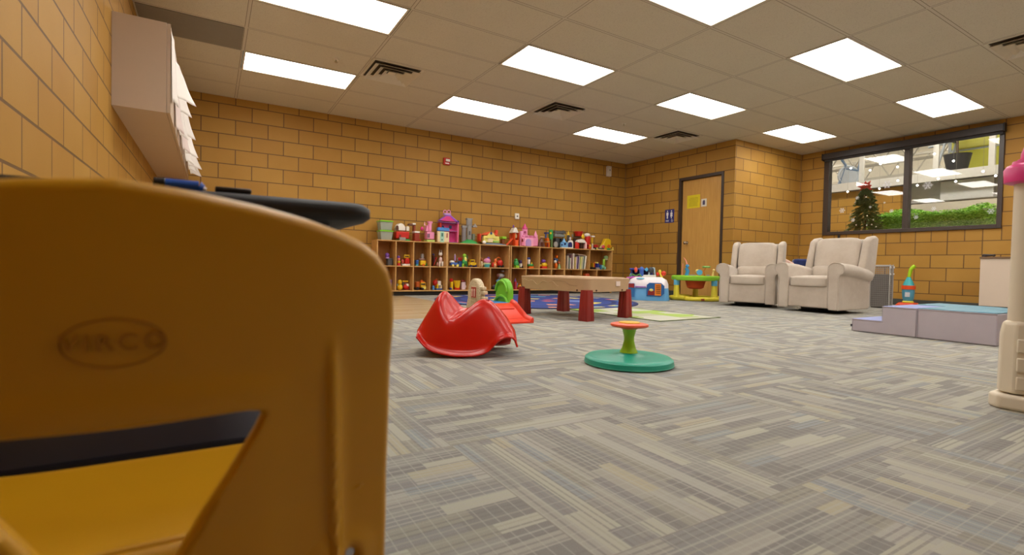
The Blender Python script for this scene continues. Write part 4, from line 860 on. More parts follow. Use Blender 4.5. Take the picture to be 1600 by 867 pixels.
for (x0, x1, yt, tilt, c), lab in zip(bk, bdesc):
    a, b = at(875+x0/14.44, 375+650/14.44, Y=SY0+.05), at(875+x1/14.44, 375+yt/14.44, Y=SY0+.05)
    w = (b.x-a.x)*.78; h = .0+abs(b.z-a.z); D = .19
    t = thing('picture_book', lab, 'book', ((a.x+b.x)/2+.012, SY0+.05, SMID+.001+abs(sin(tilt))*w*.5), 0, 'picture books standing in the wide cubby'); t.rotation_euler = (0, tilt, 0)
    m = MB(); m.bx(-w/2, -w/2+.0015, 0, D, 0, h); m.bx(w/2-.0015, w/2, 0, D, 0, h); m.bx(-w/2, w/2, -.001, .001, 0, h); m.build('cover', plastic(c, .45), t, smooth=0)
    MB().bx(-w/2+.0016, w/2-.0016, .0012, D-.004, .003, h-.003).build('pages', plastic((232, 226, 210), .8), t, smooth=0)
a, b = at(875+395/14.44, 375+345/14.44, Y=SY0+.06), at(875+575/14.44, 375+320/14.44, Y=SY0+.06)
t = thing('picture_book', 'flat book lying across the tops of the standing books', 'book', ((a.x+b.x)/2, SY0+.06, a.z+.006), 0); t.rotation_euler = (0, .09, 0)
w = b.x-a.x; t.location.x += .01; m = MB(); m.bx(-w/2, w/2, 0, .2, 0, .0015); m.bx(-w/2, w/2, 0, .2, .0125, .014); m.bx(-w/2, w/2, -.001, 0, 0, .014); m.build('cover', plastic((196, 170, 150), .5), t)
MB().bx(-w/2+.002, w/2-.002, .001, .198, .0016, .0124).build('pages', plastic((236, 230, 214), .8), t)
toy('D', YM, SMID, 'red_yellow_toy_crane', 'yellow toy tractor with red panel in rightmost upper cubby', 'toy tractor', [('body', 'b', 692, 495, 790, 600, (200, 150, 30), .08), ('red_panel', 'b', 735, 490, 768, 595, 'red', .09), ('wheel', 'w', 680, 590, 730, 645, 'blk', .09), ('wheel', 'w', 730, 590, 780, 645, 'blk', .09)], GM)
toy('D', YM-.03, SMID, 'blue_toy_loader', 'dark blue boxy toy train left of the long necked dinosaur', 'toy train', [('box', 'b', 792, 505, 880, 600, (50, 60, 150), .08), ('lid', 'b', 785, 478, 860, 508, 'lyl', .07), ('base', 'b', 770, 600, 900, 645, 'gry', .08), ('front', 'b', 880, 540, 935, 640, (60, 110, 160), .06)], GM)
toy('D', YM-.02, SMID, 'long_necked_toy_dinosaur', 'green long necked toy dinosaur with grey head', 'toy dinosaur', [('head', 's', 1010, 345, 1115, 430, 'sage', .06), ('jaw', 's', 1020, 400, 1110, 462, (190, 190, 150), .05), ('neck', 'c', 990, 420, 1045, 600, (150, 190, 60), .04), ('body', 's', 945, 560, 1040, 650, (120, 190, 160), .07), ('leg', 'c', 940, 600, 975, 662, (130, 200, 180), .03), ('leg', 'c', 1020, 600, 1060, 662, (130, 200, 180), .03)], GM)
# --- lower cubbies
toy('A', YM, SBOT, 'purple_toy_cup', 'purple flared toy cup in the lower left cubby', 'toy cup', [('cup', 't', 0, 560, 90, 712, 'lav', .08), ('rim', 'c', -10, 508, 98, 570, 'pur', .09)], GL)
toy('A', YM-.03, SBOT, 'yellow_toy_duck', 'yellow toy duck in lower cubby', 'toy duck', [('body', 's', 188, 610, 302, 725, 'yel', .08), ('head', 's', 200, 522, 288, 620, 'yel', .07), ('wing', 's', 180, 600, 215, 650, (150, 170, 150), .03)], GL)
toy('A', YM, SBOT, 'red_toy_helicopter', 'red and white toy helicopter with yellow rotor', 'toy helicopter', [('body', 's', 320, 600, 450, 700, 'red', .08), ('nose', 's', 370, 580, 448, 670, 'wht', .07), ('rotor', 'b', 305, 525, 428, 552, 'yel', .04), ('mast', 'c', 360, 545, 385, 600, (190, 120, 110), .02), ('skid', 'b', 340, 685, 455, 708, 'dred', .06), ('tail', 'b', 310, 550, 335, 650, 'dgy', .03)], GL)
toy('A', YM, SBOT, 'orange_toy_school_bus', 'orange yellow toy truck with dark bed in lower cubby', 'toy truck', [('bed', 'b', 535, 545, 640, 660, (190, 90, 24), .1), ('cab', 'b', 620, 555, 760, 650, 'yel', .1), ('roof', 'b', 620, 535, 740, 565, 'org', .09), ('beacon', 'b', 640, 508, 700, 540, 'org', .05), ('windshield', 'b', 665, 572, 745, 602, (70, 50, 40), .01, -.054), ('hood', 'b', 650, 630, 770, 690, 'lyl', .1), ('wheel', 'w', 545, 640, 610, 702, 'blk', .11), ('wheel', 'w', 655, 660, 700, 702, 'blk', .11)], GL)
toy('A', YM-.04, SBOT, 'blue_toy_block', 'small light blue toy block beside the white cab truck', 'toy block', [('block', 'b', 860, 625, 916, 698, (90, 150, 226), .05), ('stud', 'c', 872, 612, 904, 628, (110, 170, 236), .03)], GL)
toy('A', YM+.01, SBOT, 'white_cab_toy_truck', 'toy truck with white cab, yellow side and red load', 'toy truck', [('cab', 'b', 965, 530, 1075, 620, 'wht', .09), ('hood', 'b', 985, 610, 1098, 680, 'crm', .09), ('side', 'b', 945, 590, 1010, 680, 'yel', .1), ('load', 's', 895, 510, 1000, 620, 'red', .09), ('lamp', 's', 950, 488, 1000, 520, 'org', .03), ('grille', 'b', 1015, 610, 1065, 655, 'gry', .01, -.05), ('bumper', 'b', 930, 672, 1100, 702, 'blu', .1)], GL)
toy('B', YM, SBOT, 'red_capped_toy_bottle', 'yellow toy bottle with red cap in lower wide shelf', 'toy bottle', [('bottle', 'c', 90, 575, 142, 712, 'yel', .06), ('cap', 's', 78, 520, 142, 590, 'red', .07), ('foot', 'b', 72, 680, 120, 715, (60, 80, 170), .06)], GL)
toy('B', YM-.02, SBOT, 'yellow_toy_bucket', 'yellow toy bucket with red base', 'toy bucket', [('bucket', 't', 148, 575, 265, 690, 'yel', .08), ('rim', 'c', 144, 565, 270, 592, (220, 170, 20), .08), ('base', 'c', 160, 680, 255, 722, 'red', .08)], GL)
toy('B', YM-.02, SBOT, 'white_toy_phone', 'pale lilac toy phone with red top', 'toy phone', [('body', 'b', 278, 590, 365, 720, (226, 206, 216), .06), ('top', 's', 275, 548, 362, 605, 'dred', .06), ('knob', 's', 300, 545, 335, 575, 'org', .03), ('ear', 's', 345, 640, 375, 695, 'wht', .03)], GL)
toy('B', YM, SBOT, 'dark_toy_racer', 'small dark toy racer in the lower cubby by robot', 'toy car', [('body', 'b', 790, 660, 875, 700, 'dgy', .06), ('cockpit', 's', 815, 645, 855, 675, (90, 110, 160), .04), ('wheel', 'w', 795, 685, 830, 722, 'blk', .08), ('wheel', 'w', 835, 685, 872, 722, (190, 186, 160), .08)], GL)
toy('B', YM, SBOT, 'toy_robot_tower', 'tall stacked toy with grey helicopter top and blue middle', 'toy robot', [('rotor', 'b', 960, 392, 1030, 420, 'gry', .05), ('head', 's', 880, 440, 1040, 520, (190, 190, 186), .08), ('cheek', 's', 880, 445, 935, 510, (150, 100, 90), .06, -.02), ('neck', 'c', 900, 510, 980, 555, 'dgy', .05), ('middle', 's', 862, 540, 990, 605, 'lblu', .08), ('lower', 'b', 880, 600, 965, 715, (160, 60, 60), .08)], GL)
toy('E', YM, SBOT, 'pink_blue_toy_rocket', 'pink and blue toy rocket in the lower cubby', 'toy rocket', [('body', 'b', 116, 630, 150, 696, (190, 60, 80), .07), ('nose', 'k', 120, 600, 146, 632, 'pur', .05), ('fin', 'q', 140, 640, 162, 696, (130, 170, 220), .05)], GL)
toy('E', YM-.03, SBOT, 'yellow_toy_digger', 'yellow toy digger between green slide arch and sand table', 'toy digger', [('body', 'b', 152, 668, 190, 690, 'yel', .07), ('cab', 'b', 160, 652, 182, 670, 'org', .06), ('wheel', 'w', 154, 684, 168, 700, 'red', .08), ('wheel', 'w', 174, 684, 188, 700, 'red', .08)], GL)
toy('D', YM, SBOT, 'orange_toy_crab', 'orange spiky toy just visible above the sand table', 'toy', [('body', 'b', 520, 800, 670, 1120, (222, 90, 50), .09), ('claw', 'k', 515, 760, 560, 805, 'org', .03), ('top', 's', 560, 770, 665, 815, (240, 120, 90), .07)], GL)

# ------------------------------------------------------------------ floor toys behind
PT = plastic
def floor_toy(crop, Y, *a, **k): return toy(crop, Y, 0.0, *a, **k)
# blue and white activity centre
base_p = at(1020, 470, Z=0); AC = Vector((base_p.x+.17, base_p.y+.27, 0))
t = thing('activity_center', 'white and sky blue toddler activity center by the corner', 'activity center', AC, atan2(-AC.x, AC.y)*1.0)
S8 = 32
def sqr(r, z, p=4, sy=.85):
    out = []
    for k in range(S8):
        a = 2*pi*k/S8; c, s_ = cos(a), sin(a); q = (abs(c)**p+abs(s_)**p)**(-1/p); out.append((r*q*c, r*q*s_*sy, z))
    return out
m = MB(); m.rings([sqr(.335, 0), sqr(.34, .02), sqr(.33, .1), sqr(.32, .2)]); m.build('blue_base', PT((104, 172, 226)), t, smooth=50)
m = MB(); m.rings([sqr(.32, .2), sqr(.318, .26), sqr(.29, .33), sqr(.22, .37), sqr(.2, .372)], cap0=False); m.build('white_top', PT((240, 232, 236)), t, smooth=50)
fy = -.285
m = MB(); m.prism([(-.02, .07), (.20, .07), (.25, .12), (.25, .24), (.2, .285), (.02, .285), (-.02, .25)], fy-.012, fy+.02); m.build('picture_panel', PT((40, 96, 160)), t, bevel=.004)
MB().bx(0, .1, fy-.018, fy-.012, .09, .16).build('red_tile', PT((140, 36, 34)), t); MB().bx(.105, .2, fy-.018, fy-.012, .085, .27).build('orange_tile', PT((226, 128, 30)), t)
m = MB()
for k in range(5): m.bx(.125, .19, fy-.021, fy-.018, .12+.028*k, .13+.028*k)
m.build('dark_stripes', PT((60, 40, 30)), t)
MB().sph((.05, fy-.018, .17), (.03, .01, .022)).build('character_shape', PT((220, 210, 120)), t)
MB().bx(-.2, -.03, fy-.008, fy+.02, .205, .225).build('purple_band', PT((160, 110, 190)), t, bevel=.002)
MB().prism([(-.31, .05), (-.21, .05), (-.21, .27), (-.29, .27), (-.31, .24)], fy-.006, fy+.02).build('side_panel', PT((50, 110, 170)), t, bevel=.003)
MB().bx(-.3, -.215, fy-.010, fy-.005, .2, .265).build('red_flap', PT((150, 40, 40)), t)
MB().sph((-.12, -.2, .345), (.07, .06, .02)).build('blue_knob', PT((130, 200, 226)), t)
# toys standing on top
zt = .365
m = MB(); m.sph((-.2, -.05, zt+.12), (.028, .028, .045)); m.build('red_bulb', PT((226, 90, 60)), t)
m = MB(); m.tube([(-.3, -.08, zt+.0), (-.26, -.08, zt+.05), (-.2, -.08, zt+.02), (-.14, -.08, zt+.05), (-.1, -.08, zt)], .012, 8); m.build('wavy_green_tube', PT((90, 150, 60)), t)
m = MB(); m.cyl((-.11, 0, zt), (-.11, 0, zt+.1), .035); m.sph((-.11, 0, zt+.13), (.036, .036, .045)); m.build('blue_figure', PT((70, 110, 200)), t)
m = MB(); m.sph((.04, 0, zt+.12), (.05, .03, .05)); m.build('dark_disc', PT((60, 64, 70)), t)
m = MB(); m.tube([(.0, 0, zt), (.03, 0, zt+.16), (.09, 0, zt+.16), (.11, 0, zt)], .014, 8); m.build('pale_arch', PT((170, 196, 206)), t)
m = MB(); m.box((-.03, 0, zt+.13), (.05, .02, .05), ry=.8); m.build('blue_diamond', PT((90, 180, 226)), t)
m = MB(); m.cyl((-.1, -.05, zt-.01), (.12, -.05, zt-.01), .03); m.box((.02, -.06, zt+.01), (.2, .1, .06)); m.build('clear_tray', PT((206, 206, 196)), t, bevel=.008)
m = MB(); m.sph((.18, 0, zt+.1), (.024, .024, .03)); m.tube([(.18, 0, zt+.09), (.2, 0, zt+.03), (.22, 0, zt)], .016, 8); m.build('yellow_giraffe', PT((226, 206, 60)), t)
m = MB(); m.sph((.24, 0, zt+.07), (.04, .03, .04)); m.sph((.15, .02, zt+.06), (.03, .02, .03)); m.build('red_flowers', PT((222, 60, 30)), t)
m = MB(); m.tube([(-.34, -.1, zt-.02), (-.25, -.12, zt-.005), (-.12, -.12, zt)], .018, 8); m.build('purple_tray', PT((180, 80, 170)), t)
# blue/purple toy behind it
cp = at(992, 440, X=7.0)
t = thing('play_desk', 'blue and purple plastic toy kitchen in the far corner', 'play kitchen', (6.95, 6.75, 0), radians(-50))
MB().bx(-.2, .2, -.14, .14, 0, .30).build('body', PT((90, 60, 130)), t, bevel=.02)
m = MB(); m.bx(-.2, -.17, -.14, .14, .30, .48); m.bx(.17, .2, -.14, .14, .30, .48); m.bx(-.2, .2, .11, .14, .30, .48); m.build('shelf_frame', PT((52, 60, 130)), t, bevel=.006)
MB().bx(-.22, .22, -.16, .16, .48, .515).build('canopy', PT((60, 70, 170)), t, bevel=.012)
m = MB(); m.prism([(-.24, .3), (-.12, .3), (-.2, .42)], -.17, -.14); m.build('blue_triangle', PT((110, 160, 220)), t)

# green/yellow jumper
JC = Vector((6.90, 5.50, 0))
t = thing('baby_jumper', 'green and yellow baby jumper station before the restroom door', 'baby jumper', JC, radians(-52))
m = MB(); N = 28
ring = [(.39*cos(2*pi*k/N), .30*sin(2*pi*k/N)) for k in range(N+1)]
m.tube([(x, y, .035) for x, y in ring], .034, 10, cap=False)
for a in (0.0, 2.1, 4.2): m.box((.36*cos(a), .28*sin(a), .055), (.16, .12, .05), rz=a)
m.build('base_ring', PT((232, 214, 60)), t, bevel=.006, smooth=60)
for k, (x, y) in enumerate([(-.29, -.13), (.29, -.13), (0, .27)]):
    MB().cyl((x, y, .05), (x, y, .27), .05, .042, 18).build('leg', PT((232, 216, 70)), t)
    MB().cyl((x, y, .25), (x, y, .34), .048, n=18).build('blue_sleeve', PT((96, 176, 214)), t)
m = MB(); prof = [(.24, .335), (.37, .33), (.385, .35), (.385, .395), (.36, .41), (.25, .41), (.22, .39)]
m.rings([[(r*cos(2*pi*k/36), r*.8*sin(2*pi*k/36), z) for k in range(36)] for r, z in prof+[prof[0]]], cap0=False, cap1=False); m.build('tray', PT((140, 206, 50)), t, smooth=50)
m = MB(); m.lathe((0, 0, .19), [(.09, 0), (.13, .02), (.16, .13), (.2, .16)], 24); m.build('seat_fabric', PT((214, 84, 34), .8), t)
m = MB(); m.lathe((0, 0, .325), [(.215, 0), (.235, .0), (.235, .03), (.215, .03)], 28); m.build('seat_ring', PT((60, 44, 34)), t)
zt = .405
m = MB(); m.tube([(-.14, -.2, zt), (-.12, -.2, zt+.08), (-.15, -.2, zt+.13)], .03, 10); m.sph((-.13, -.2, zt+.16), .03); m.build('blue_elephant', PT((60, 150, 200)), t)
m = MB(); m.tube([(-.13, -.2, zt+.16), (-.15, -.2, zt+.24), (-.19, -.2, zt+.3)], [.012, .008, .004], 8); m.tube([(-.21, -.12, zt), (-.2, -.12, zt+.2)], .007, 8); m.build('pink_tail', PT((240, 150, 130)), t)
m = MB(); m.cyl((.06, -.24, zt+.06), (.06, -.2, zt+.06), .045); m.build('blue_spinner', PT((90, 170, 214)), t)
m = MB(); m.sph((.03, -.2, zt+.08), (.035, .02, .03)); m.build('yellow_wing', PT((220, 200, 110)), t)
m = MB(); m.tube([(.14, -.18, zt), (.12, -.18, zt+.08), (.15, -.18, zt+.13)], .01, 8); m.build('stalk', PT((214, 120, 40)), t)
m = MB()
for k in range(6): m.sph((.16+.035*cos(k), -.18+.035*sin(k), zt+.15), (.03, .012, .014))
m.build('green_leaves', PT((120, 180, 90)), t)
m = MB(); m.cyl((.26, -.1, zt), (.27, -.1, zt+.08), .02, .01); m.sph((.275, -.1, zt+.1), .02); m.build('yellow_peg', PT((236, 206, 130)), t)
m = MB(); m.box((-.05, -.24, zt+.01), (.12, .05, .02)); m.box((.19, -.2, zt+.01), (.05, .05, .03)); m.build('grey_rattle', PT((150, 140, 140)), t, bevel=.004)
MB().box((.12, -.327, .03), (.05, .02, .03)).build('brown_latch', PT((150, 70, 30)), t)

# ------------------------------------------------------------------ armchairs
m_fab = fabric_mat('taupe_suede', (198, 186, 172), (184, 170, 155), 4)
m_seam = plastic((110, 98, 86), .9, 'seam_shadow')
def cushion(cx, cy, cz, dx, dy, dz, name, parent, r=.05, crown=.03, rx=0, mat=None):
    """superellipse pillow block"""
    m = MB(); n = 36; lv = 12; rg = []
    for i in range(lv+1):
        t_ = -1+2*i/lv; sc = (1-abs(t_)**5)**(1/5) if abs(t_) < 1 else 0
        sc = .86+.14*sc if abs(t_) < 1 else .84
        ring = []
        for k in range(n):
            a = 2*pi*k/n; c, s_ = cos(a), sin(a); q = (abs(c)**7+abs(s_)**7)**(-1/7)
            x, y = q*c, q*s_
            z = t_*dz/2
            ring.append(Vector((x*dx/2*sc, y*dy/2*sc, z)))
        rg.append(ring)
    # fill caps smoothly with inner rings
    def cap(ring, sg):
        out = []
        for f in (.92, .8, .65, .5, .35, .2, .06):
            out.append([Vector((p.x*f, p.y*f, p.z+sg*crown*(1-f*f)*.9)) for p in ring])
        return out
    full = cap(rg[0], -1)[::-1]+rg+cap(rg[-1], 1)
    full = [[Matrix.Rotation(rx, 3, 'X') @ p+Vector((cx, cy, cz)) for p in r_] for r_ in full]
    m.rings(full); return m.build(name, mat or m_fab, parent, smooth=70)
def armchair(lab, loc, rz, s=1.0):
    t = thing('armchair', lab, 'armchair', loc, rz, 'pair of taupe glider armchairs'); t.scale = (s, s, s)
    w, d = .37, .80                      # half width, depth;  front faces -y ; origin centre of footprint
    f, b = -.40, .38
    MB().bx(-.24, .24, f+.06, b-.12, .10, .34).build('seat_box', m_fab, t, bevel=.02)
    MB().bx(-.245, .245, f+.015, f+.07, .065, .33).build('front_panel', m_fab, t, bevel=.018, seg=3)
    for sx in (-1, 1):
        # arm: scroll front profile swept back, sloping
        prof = [(-.07, .05), (.05, .05), (.055, .30), (.045, .42), (.055, .47), (.095, .50), (.11, .545), (.095, .59), (.05, .62), (0, .625), (-.045, .61), (-.075, .57), (-.075, .3)]
        rg = []
        for k, (yy, ds, nx) in enumerate([(f, .0, .97), (f+.02, .0, 1.0), (f+.35, -.02, .96), (b-.06, -.07, .88), (b, -.08, .8)]):
            rg.append([(sx*(w-.055+px*nx), yy, (pz if pz < .3 else pz+ds)) for px, pz in prof])
        m = MB(); m.rings(rg); m.build('arm', m_fab, t, bevel=.014, seg=3, smooth=55)
        m = MB(); m.tube([(sx*(w-.055+px), f-.002, pz) for px, pz in prof[1:]], .0045, 6); m.build('piping', m_fab, t, smooth=80)
        # wing
        wp = [(b-.20, .50), (b+.12, .45), (b+.20, .96), (b+.13, .985), (b+.02, .97), (b-.06, .93), (b-.10, .80), (b-.16, .62)]
        m = MB(); cxw = sx*(w-.045)
        m.prism(wp, cxw-.045, cxw+.04, plane='yz'); m.build('wing', m_fab, t, bevel=.032, seg=4, smooth=60)
    m = MB(); m.prism([(b-.03, .10), (b+.06, .10), (b+.12, .45), (b+.19, .93), (b+.10, .95), (b+.02, .5)], -.30, .30, plane='yz'); m.build('back_frame', m_fab, t, bevel=.02)
    MB().bx(-w+.02, w-.02, b-.03, b+.03, .065, .46).build('rear_panel', m_fab, t, bevel=.015)
    cushion(0, -.10, .385, .50, .62, .13, 'seat_cushion', t, crown=.018)
    cushion(0, b-.035, .735, .27*2, .44, .16, 'back_cushion', t, crown=.02, rx=radians(90-12)).scale = (1, 1, 1)
    cushion(0, b-.13, .505, .26*2, .16, .16, 'lumbar_cushion', t, crown=.02, rx=radians(90-8))
    m = MB(); m.lathe((0, 0, 0), [(.27, 0), (.28, .012), (.25, .02)], 36); m.cyl((0, 0, .02), (0, 0, .1), .06); m.build('swivel_base', plastic((28, 26, 26), .5, 'base_black'), t)
    m = MB(); m.box((0, 0, .04), (.5, .05, .03), rz=.6); m.box((0, 0, .04), (.5, .05, .03), rz=-.6); m.build('glider_bars', plastic((60, 56, 54), .4), t)
    return t
def place_chair(fl, fr, lab, s):
    fl, fr = Vector(fl), Vector(fr); d = (fr-fl).normalized(); facing = Vector((d.y, -d.x)); mid = (fl+fr)/2
    # facing must point toward camera side
    if facing.dot(-mid) < 0: facing = -facing
    c = mid-facing*.40*s
    rz = atan2(facing.x, -facing.y)
    return armchair(lab, (c.x, c.y, 0), rz, s)
place_chair((6.26, 4.56), (6.52, 3.92), 'left taupe wingback armchair facing the room beside restroom door', .97)
place_chair((6.36, 3.76), (6.36, 3.04), 'right taupe wingback armchair, turned sideways under the window', 1.0)
# cushion bundle between the chairs
t = thing('folded_blanket', 'navy blanket folded with white towel between the armchairs', 'blanket', (8.15, 4.50, 0), radians(-60))
MB().bx(-.24, .24, -.15, .15, 0, .58).build('hamper', plastic((200, 190, 176), .7), t, bevel=.03)
m = MB(); m.box((.05, 0, .65), (.28, .22, .13), rz=.1); m.build('navy_blanket', fabric_mat('navy_cloth', (40, 54, 110), (28, 38, 84), 20), t, bevel=.04, seg=4, smooth=60)
m = MB(); m.box((.2, -.02, .65), (.10, .24, .14)); m.build('white_towel', fabric_mat('white_cloth', (226, 222, 214), (196, 190, 180), 20), t, bevel=.03, seg=3, smooth=60)
m = MB(); m.prism([(-.26, .58), (0.02, .58), (-.02, .62), (-.2, .72)], -.12, .12); m.build('pink_cloth', fabric_mat('pink_cloth', (232, 196, 180), (210, 170, 150), 20), t, bevel=.03, seg=3, smooth=60)
# basket behind right chair
t = thing('laundry_basket', 'tall grey mesh basket behind the right armchair', 'basket', (8.5, 3.47, 0), radians(12)); t.scale = (.66, .66, 1)
H_ = .64
m = MB(); nx = 10
for fx, fy_, L_ in ((0, -.17, 'x'), (0, .17, 'x'), (-.17, 0, 'y'), (.17, 0, 'y')):
    for k in range(nx+1):
        u = -.17+.34*k/nx
        p = (u, fy_) if L_ == 'x' else (fx, u)
        m.box((p[0], p[1], H_/2), (.005, .005, H_-.04))
    for k in range(20):
        z = .03+k*(H_-.06)/19
        m.box((0 if L_ == 'x' else fx, fy_ if L_ == 'x' else 0, z), (.34, .005, .005) if L_ == 'x' else (.005, .34, .005))
m.build('mesh_sides', plastic((150, 146, 142), .5, 'grey_mesh'), t, smooth=0)
MB().bx(-.16, .16, -.16, .16, .01, .5).build('liner', plastic((120, 114, 110), .8), t, bevel=.01)
m = MB()
for sx in (-.175, .175):
    for sy in (-.175, .175): m.cyl((sx, sy, 0), (sx, sy, H_), .012, n=10)
m.tube([(-.175, -.175, H_-.02), (.175, -.175, H_-.02), (.175, .175, H_-.02), (-.175, .175, H_-.02), (-.175, -.175, H_-.02)], .012, 8); m.build('frame', plastic((176, 172, 168), .4), t)
m = MB()
for sx in (-.175, .175): m.sph((sx, -.185, H_-.04), .02, 10, 8); m.sph((sx, -.185, H_-.14), .015, 10, 8)
m.build('grommets', plastic((220, 218, 214), .3), t)
# black hook on the wall above
o = MB().bx(-.02, 0, -.02, .02, 0, .1).build('wall_hook', plastic((40, 34, 30), .5), bevel=.004)
p = at(1311, 372, X=XR-.001); o.location = (XR-.0005, p.y, p.z-.03); tag(o, 'small dark hook on brick wall above right armchair', 'hook')

# toy vacuum
t = thing('toy_vacuum', 'teal toy vacuum with lime handle standing by the brick wall', 'toy vacuum', (9.30, 3.43, 0), radians(-70))
m = MB(); m.rings([sqr(.15, 0, 4, .7), sqr(.155, .02, 4, .7), sqr(.12, .06, 4, .7), sqr(.05, .075, 4, .7)]); m.build('head', PT((230, 80, 40)), t, smooth=50)
MB().box((0, -.03, .075), (.14, .1, .03)).build('head_top', PT((226, 214, 60)), t, bevel=.01)
m = MB(); m.lathe((0, 0, .07), [(.05, 0), (.072, .06), (.08, .16), (.078, .2)], 20); m.build('canister', PT((90, 160, 190)), t)
m = MB(); m.lathe((0, 0, .27), [(.088, 0), (.09, .03), (.088, .06)], 20); m.build('orange_collar', PT((232, 86, 40)), t)
m = MB(); m.lathe((0, 0, .33), [(.075, 0), (.06, .05), (.035, .1), (.025, .13)], 20); m.build('teal_neck', PT((60, 176, 186)), t)
m = MB(); m.tube([(0, 0, .45), (.01, 0, .52), (.02, 0, .58), (.05, 0, .62), (.07, 0, .64)], [.022, .024, .026, .028, .024], 12); m.build('handle', PT((170, 214, 30)), t, smooth=70)
MB().box((-.01, -.076, .19), (.06, .01, .07)).build('window_sticker', PT((206, 206, 210)), t)

# base cabinet at right with dark handle thing
t = thing('base_cabinet', 'plain beige low cabinet standing at the window wall right', 'cabinet', (9.1, 2.54, 0))
MB().bx(0, .54, -.62, 0, .09, .74).build('body', plastic((214, 196, 178), .45, 'cabinet_laminate2', var=.02), t, bevel=.003)
MB().bx(.03, .54, -.6, -.02, 0, .09).build('toe_kick', m_base, t)
MB().bx(-.012, .54, -.63, .008, .74, .765).build('worktop', plastic((120, 92, 66), .4), t, bevel=.003)
o = MB(); o.cyl((0, -.05, .02), (0, .06, .02), .012, .02, 14); o.sph((0, -.05, .02), .018, 12, 8); o.box((0, .05, .015), (.05, .04, .03))
o = o.build('tape_dispenser', plastic((52, 40, 38), .4), bevel=.002); o.location = (9.13, 2.46, .765); o.rotation_euler = (0, 0, 0)
tag(o, 'small dark object on the corner of the beige low cabinet', 'dispenser')

# ------------------------------------------------------------------ foam climbing blocks
m_side = plastic((178, 170, 178), .45, 'vinyl_grey_lilac', var=.04); m_lil = plastic((138, 150, 206), .45, 'vinyl_periwinkle'); m_tea = plastic((96, 146, 166), .45, 'vinyl_teal')
def foam(name, lab, x0, y0, y1, prof, D, topmat, cat='foam block'):
    """prof: list of (y,z) outline seen from the room; extruded along x"""
    t = thing(name, lab, cat, (x0, (y0+y1)/2, 0), 0, 'soft foam climbing blocks')
    cy = (y0+y1)/2; poly = [(y-cy, z) for y, z in prof]
    MB().prism(poly, 0, D, plane='yz').build('body', m_side, t, bevel=.008, seg=3, smooth=40)
    return t
t = foam('foam_step', 'low two level foam step block with periwinkle treads', 4.75, 1.69, 2.15, [(2.15, .002), (1.692, .002), (1.692, .228), (1.925, .228), (1.925, .105), (2.15, .105)], .55, m_lil)
MB().bx(.004, .546, 1.694-1.92, 1.921-1.92, .2285, .2335).build('upper_tread', m_lil, t, bevel=.002); MB().bx(.004, .546, 1.929-1.92, 2.148-1.92, .1055, .110).build('lower_tread', m_lil, t, bevel=.002)
m = MB(); m.tube([(-.002, 2.148-1.92, .005), (-.002, 2.148-1.92, .105), (-.002, 1.925-1.92, .105), (-.002, 1.925-1.92, .228), (-.002, 1.694-1.92, .228)], .003, 6); m.build('piping', m_side, t)
MB().box((.0, 2.152-1.92, .05), (.01, .012, .02)).build('strap_tab', plastic((60, 60, 70), .6), t)
t = foam('foam_block', 'rectangular foam block with teal top next to the step', 4.75, 1.22, 1.69, [(1.686, .002), (1.22, .002), (1.22, .228), (1.686, .228)], .55, m_tea)
m = MB(); NG = 14; rg = []
for i in range(NG+1):
    rg.append([(.004+.542*i/NG, -.23+.46*k/NG, .229+.007*sin(i*.9)*sin(k*.7)*(1 if 0 < i < NG and 0 < k < NG else 0)+.004) for k in range(NG+1)])
m.rings(rg, cap0=False, cap1=False, closed=False); m.build('top_cover', m_tea, t, smooth=80, solid=.005)
m = MB(); m.tube([(-.002, .231, .006), (-.002, .231, .228), (-.002, -.233, .228), (-.002, -.233, .006)], .003, 6); m.build('piping', m_side, t)
t = foam('foam_block', 'far teal foam wedge lying behind the step block', 5.32, 1.0, 1.9, [(1.9, .002), (1.0, .002), (1.0, .20), (1.5, .225), (1.9, .23)], .5, m_tea)
MB().prism([(1.9-1.45, .231), (1.5-1.45, .226), (1.0-1.45, .201), (1.0-1.45, .206), (1.5-1.45, .232), (1.9-1.45, .237)], .004, .496, plane='yz').build('top_cover', m_tea, t)

# ------------------------------------------------------------------ sand table
TC = Vector((3.235, 4.09, 0))
t = thing('sand_table', 'tan plastic sand table on four brick red legs', 'play table', TC, radians(12))
m_tan = plastic((190, 158, 122), .5, 'tan_plastic'); m_leg = plastic((142, 34, 28), .45, 'brick_red_plastic')
hx, hy = .355, .455
def rr(hx_, hy_, z, r=.06, n=6):
    out = []
    for cx, cy, a0 in ((hx_-r, hy_-r, 0), (-hx_+r, hy_-r, pi/2), (-hx_+r, -hy_+r, pi), (hx_-r, -hy_+r, 3*pi/2)):
        for k in range(n+1): a = a0+pi/2*k/n; out.append((cx+r*cos(a), cy+r*sin(a), z))
    return out
m = MB(); m.rings([rr(hx-.02, hy-.02, .268), rr(hx-.005, hy-.005, .272), rr(hx-.003, hy-.003, .30), rr(hx, hy, .375), rr(hx+.004, hy+.004, .395), rr(hx, hy, .402), rr(hx-.03, hy-.03, .402)]); m.build('tub', m_tan, t, smooth=40)
m = MB(); m.rings([rr(hx-.028, hy-.028, .4025), rr(hx-.03, hy-.03, .407), rr(hx-.06, hy-.06, .409)]); m.build('lid', m_tan, t, smooth=40)
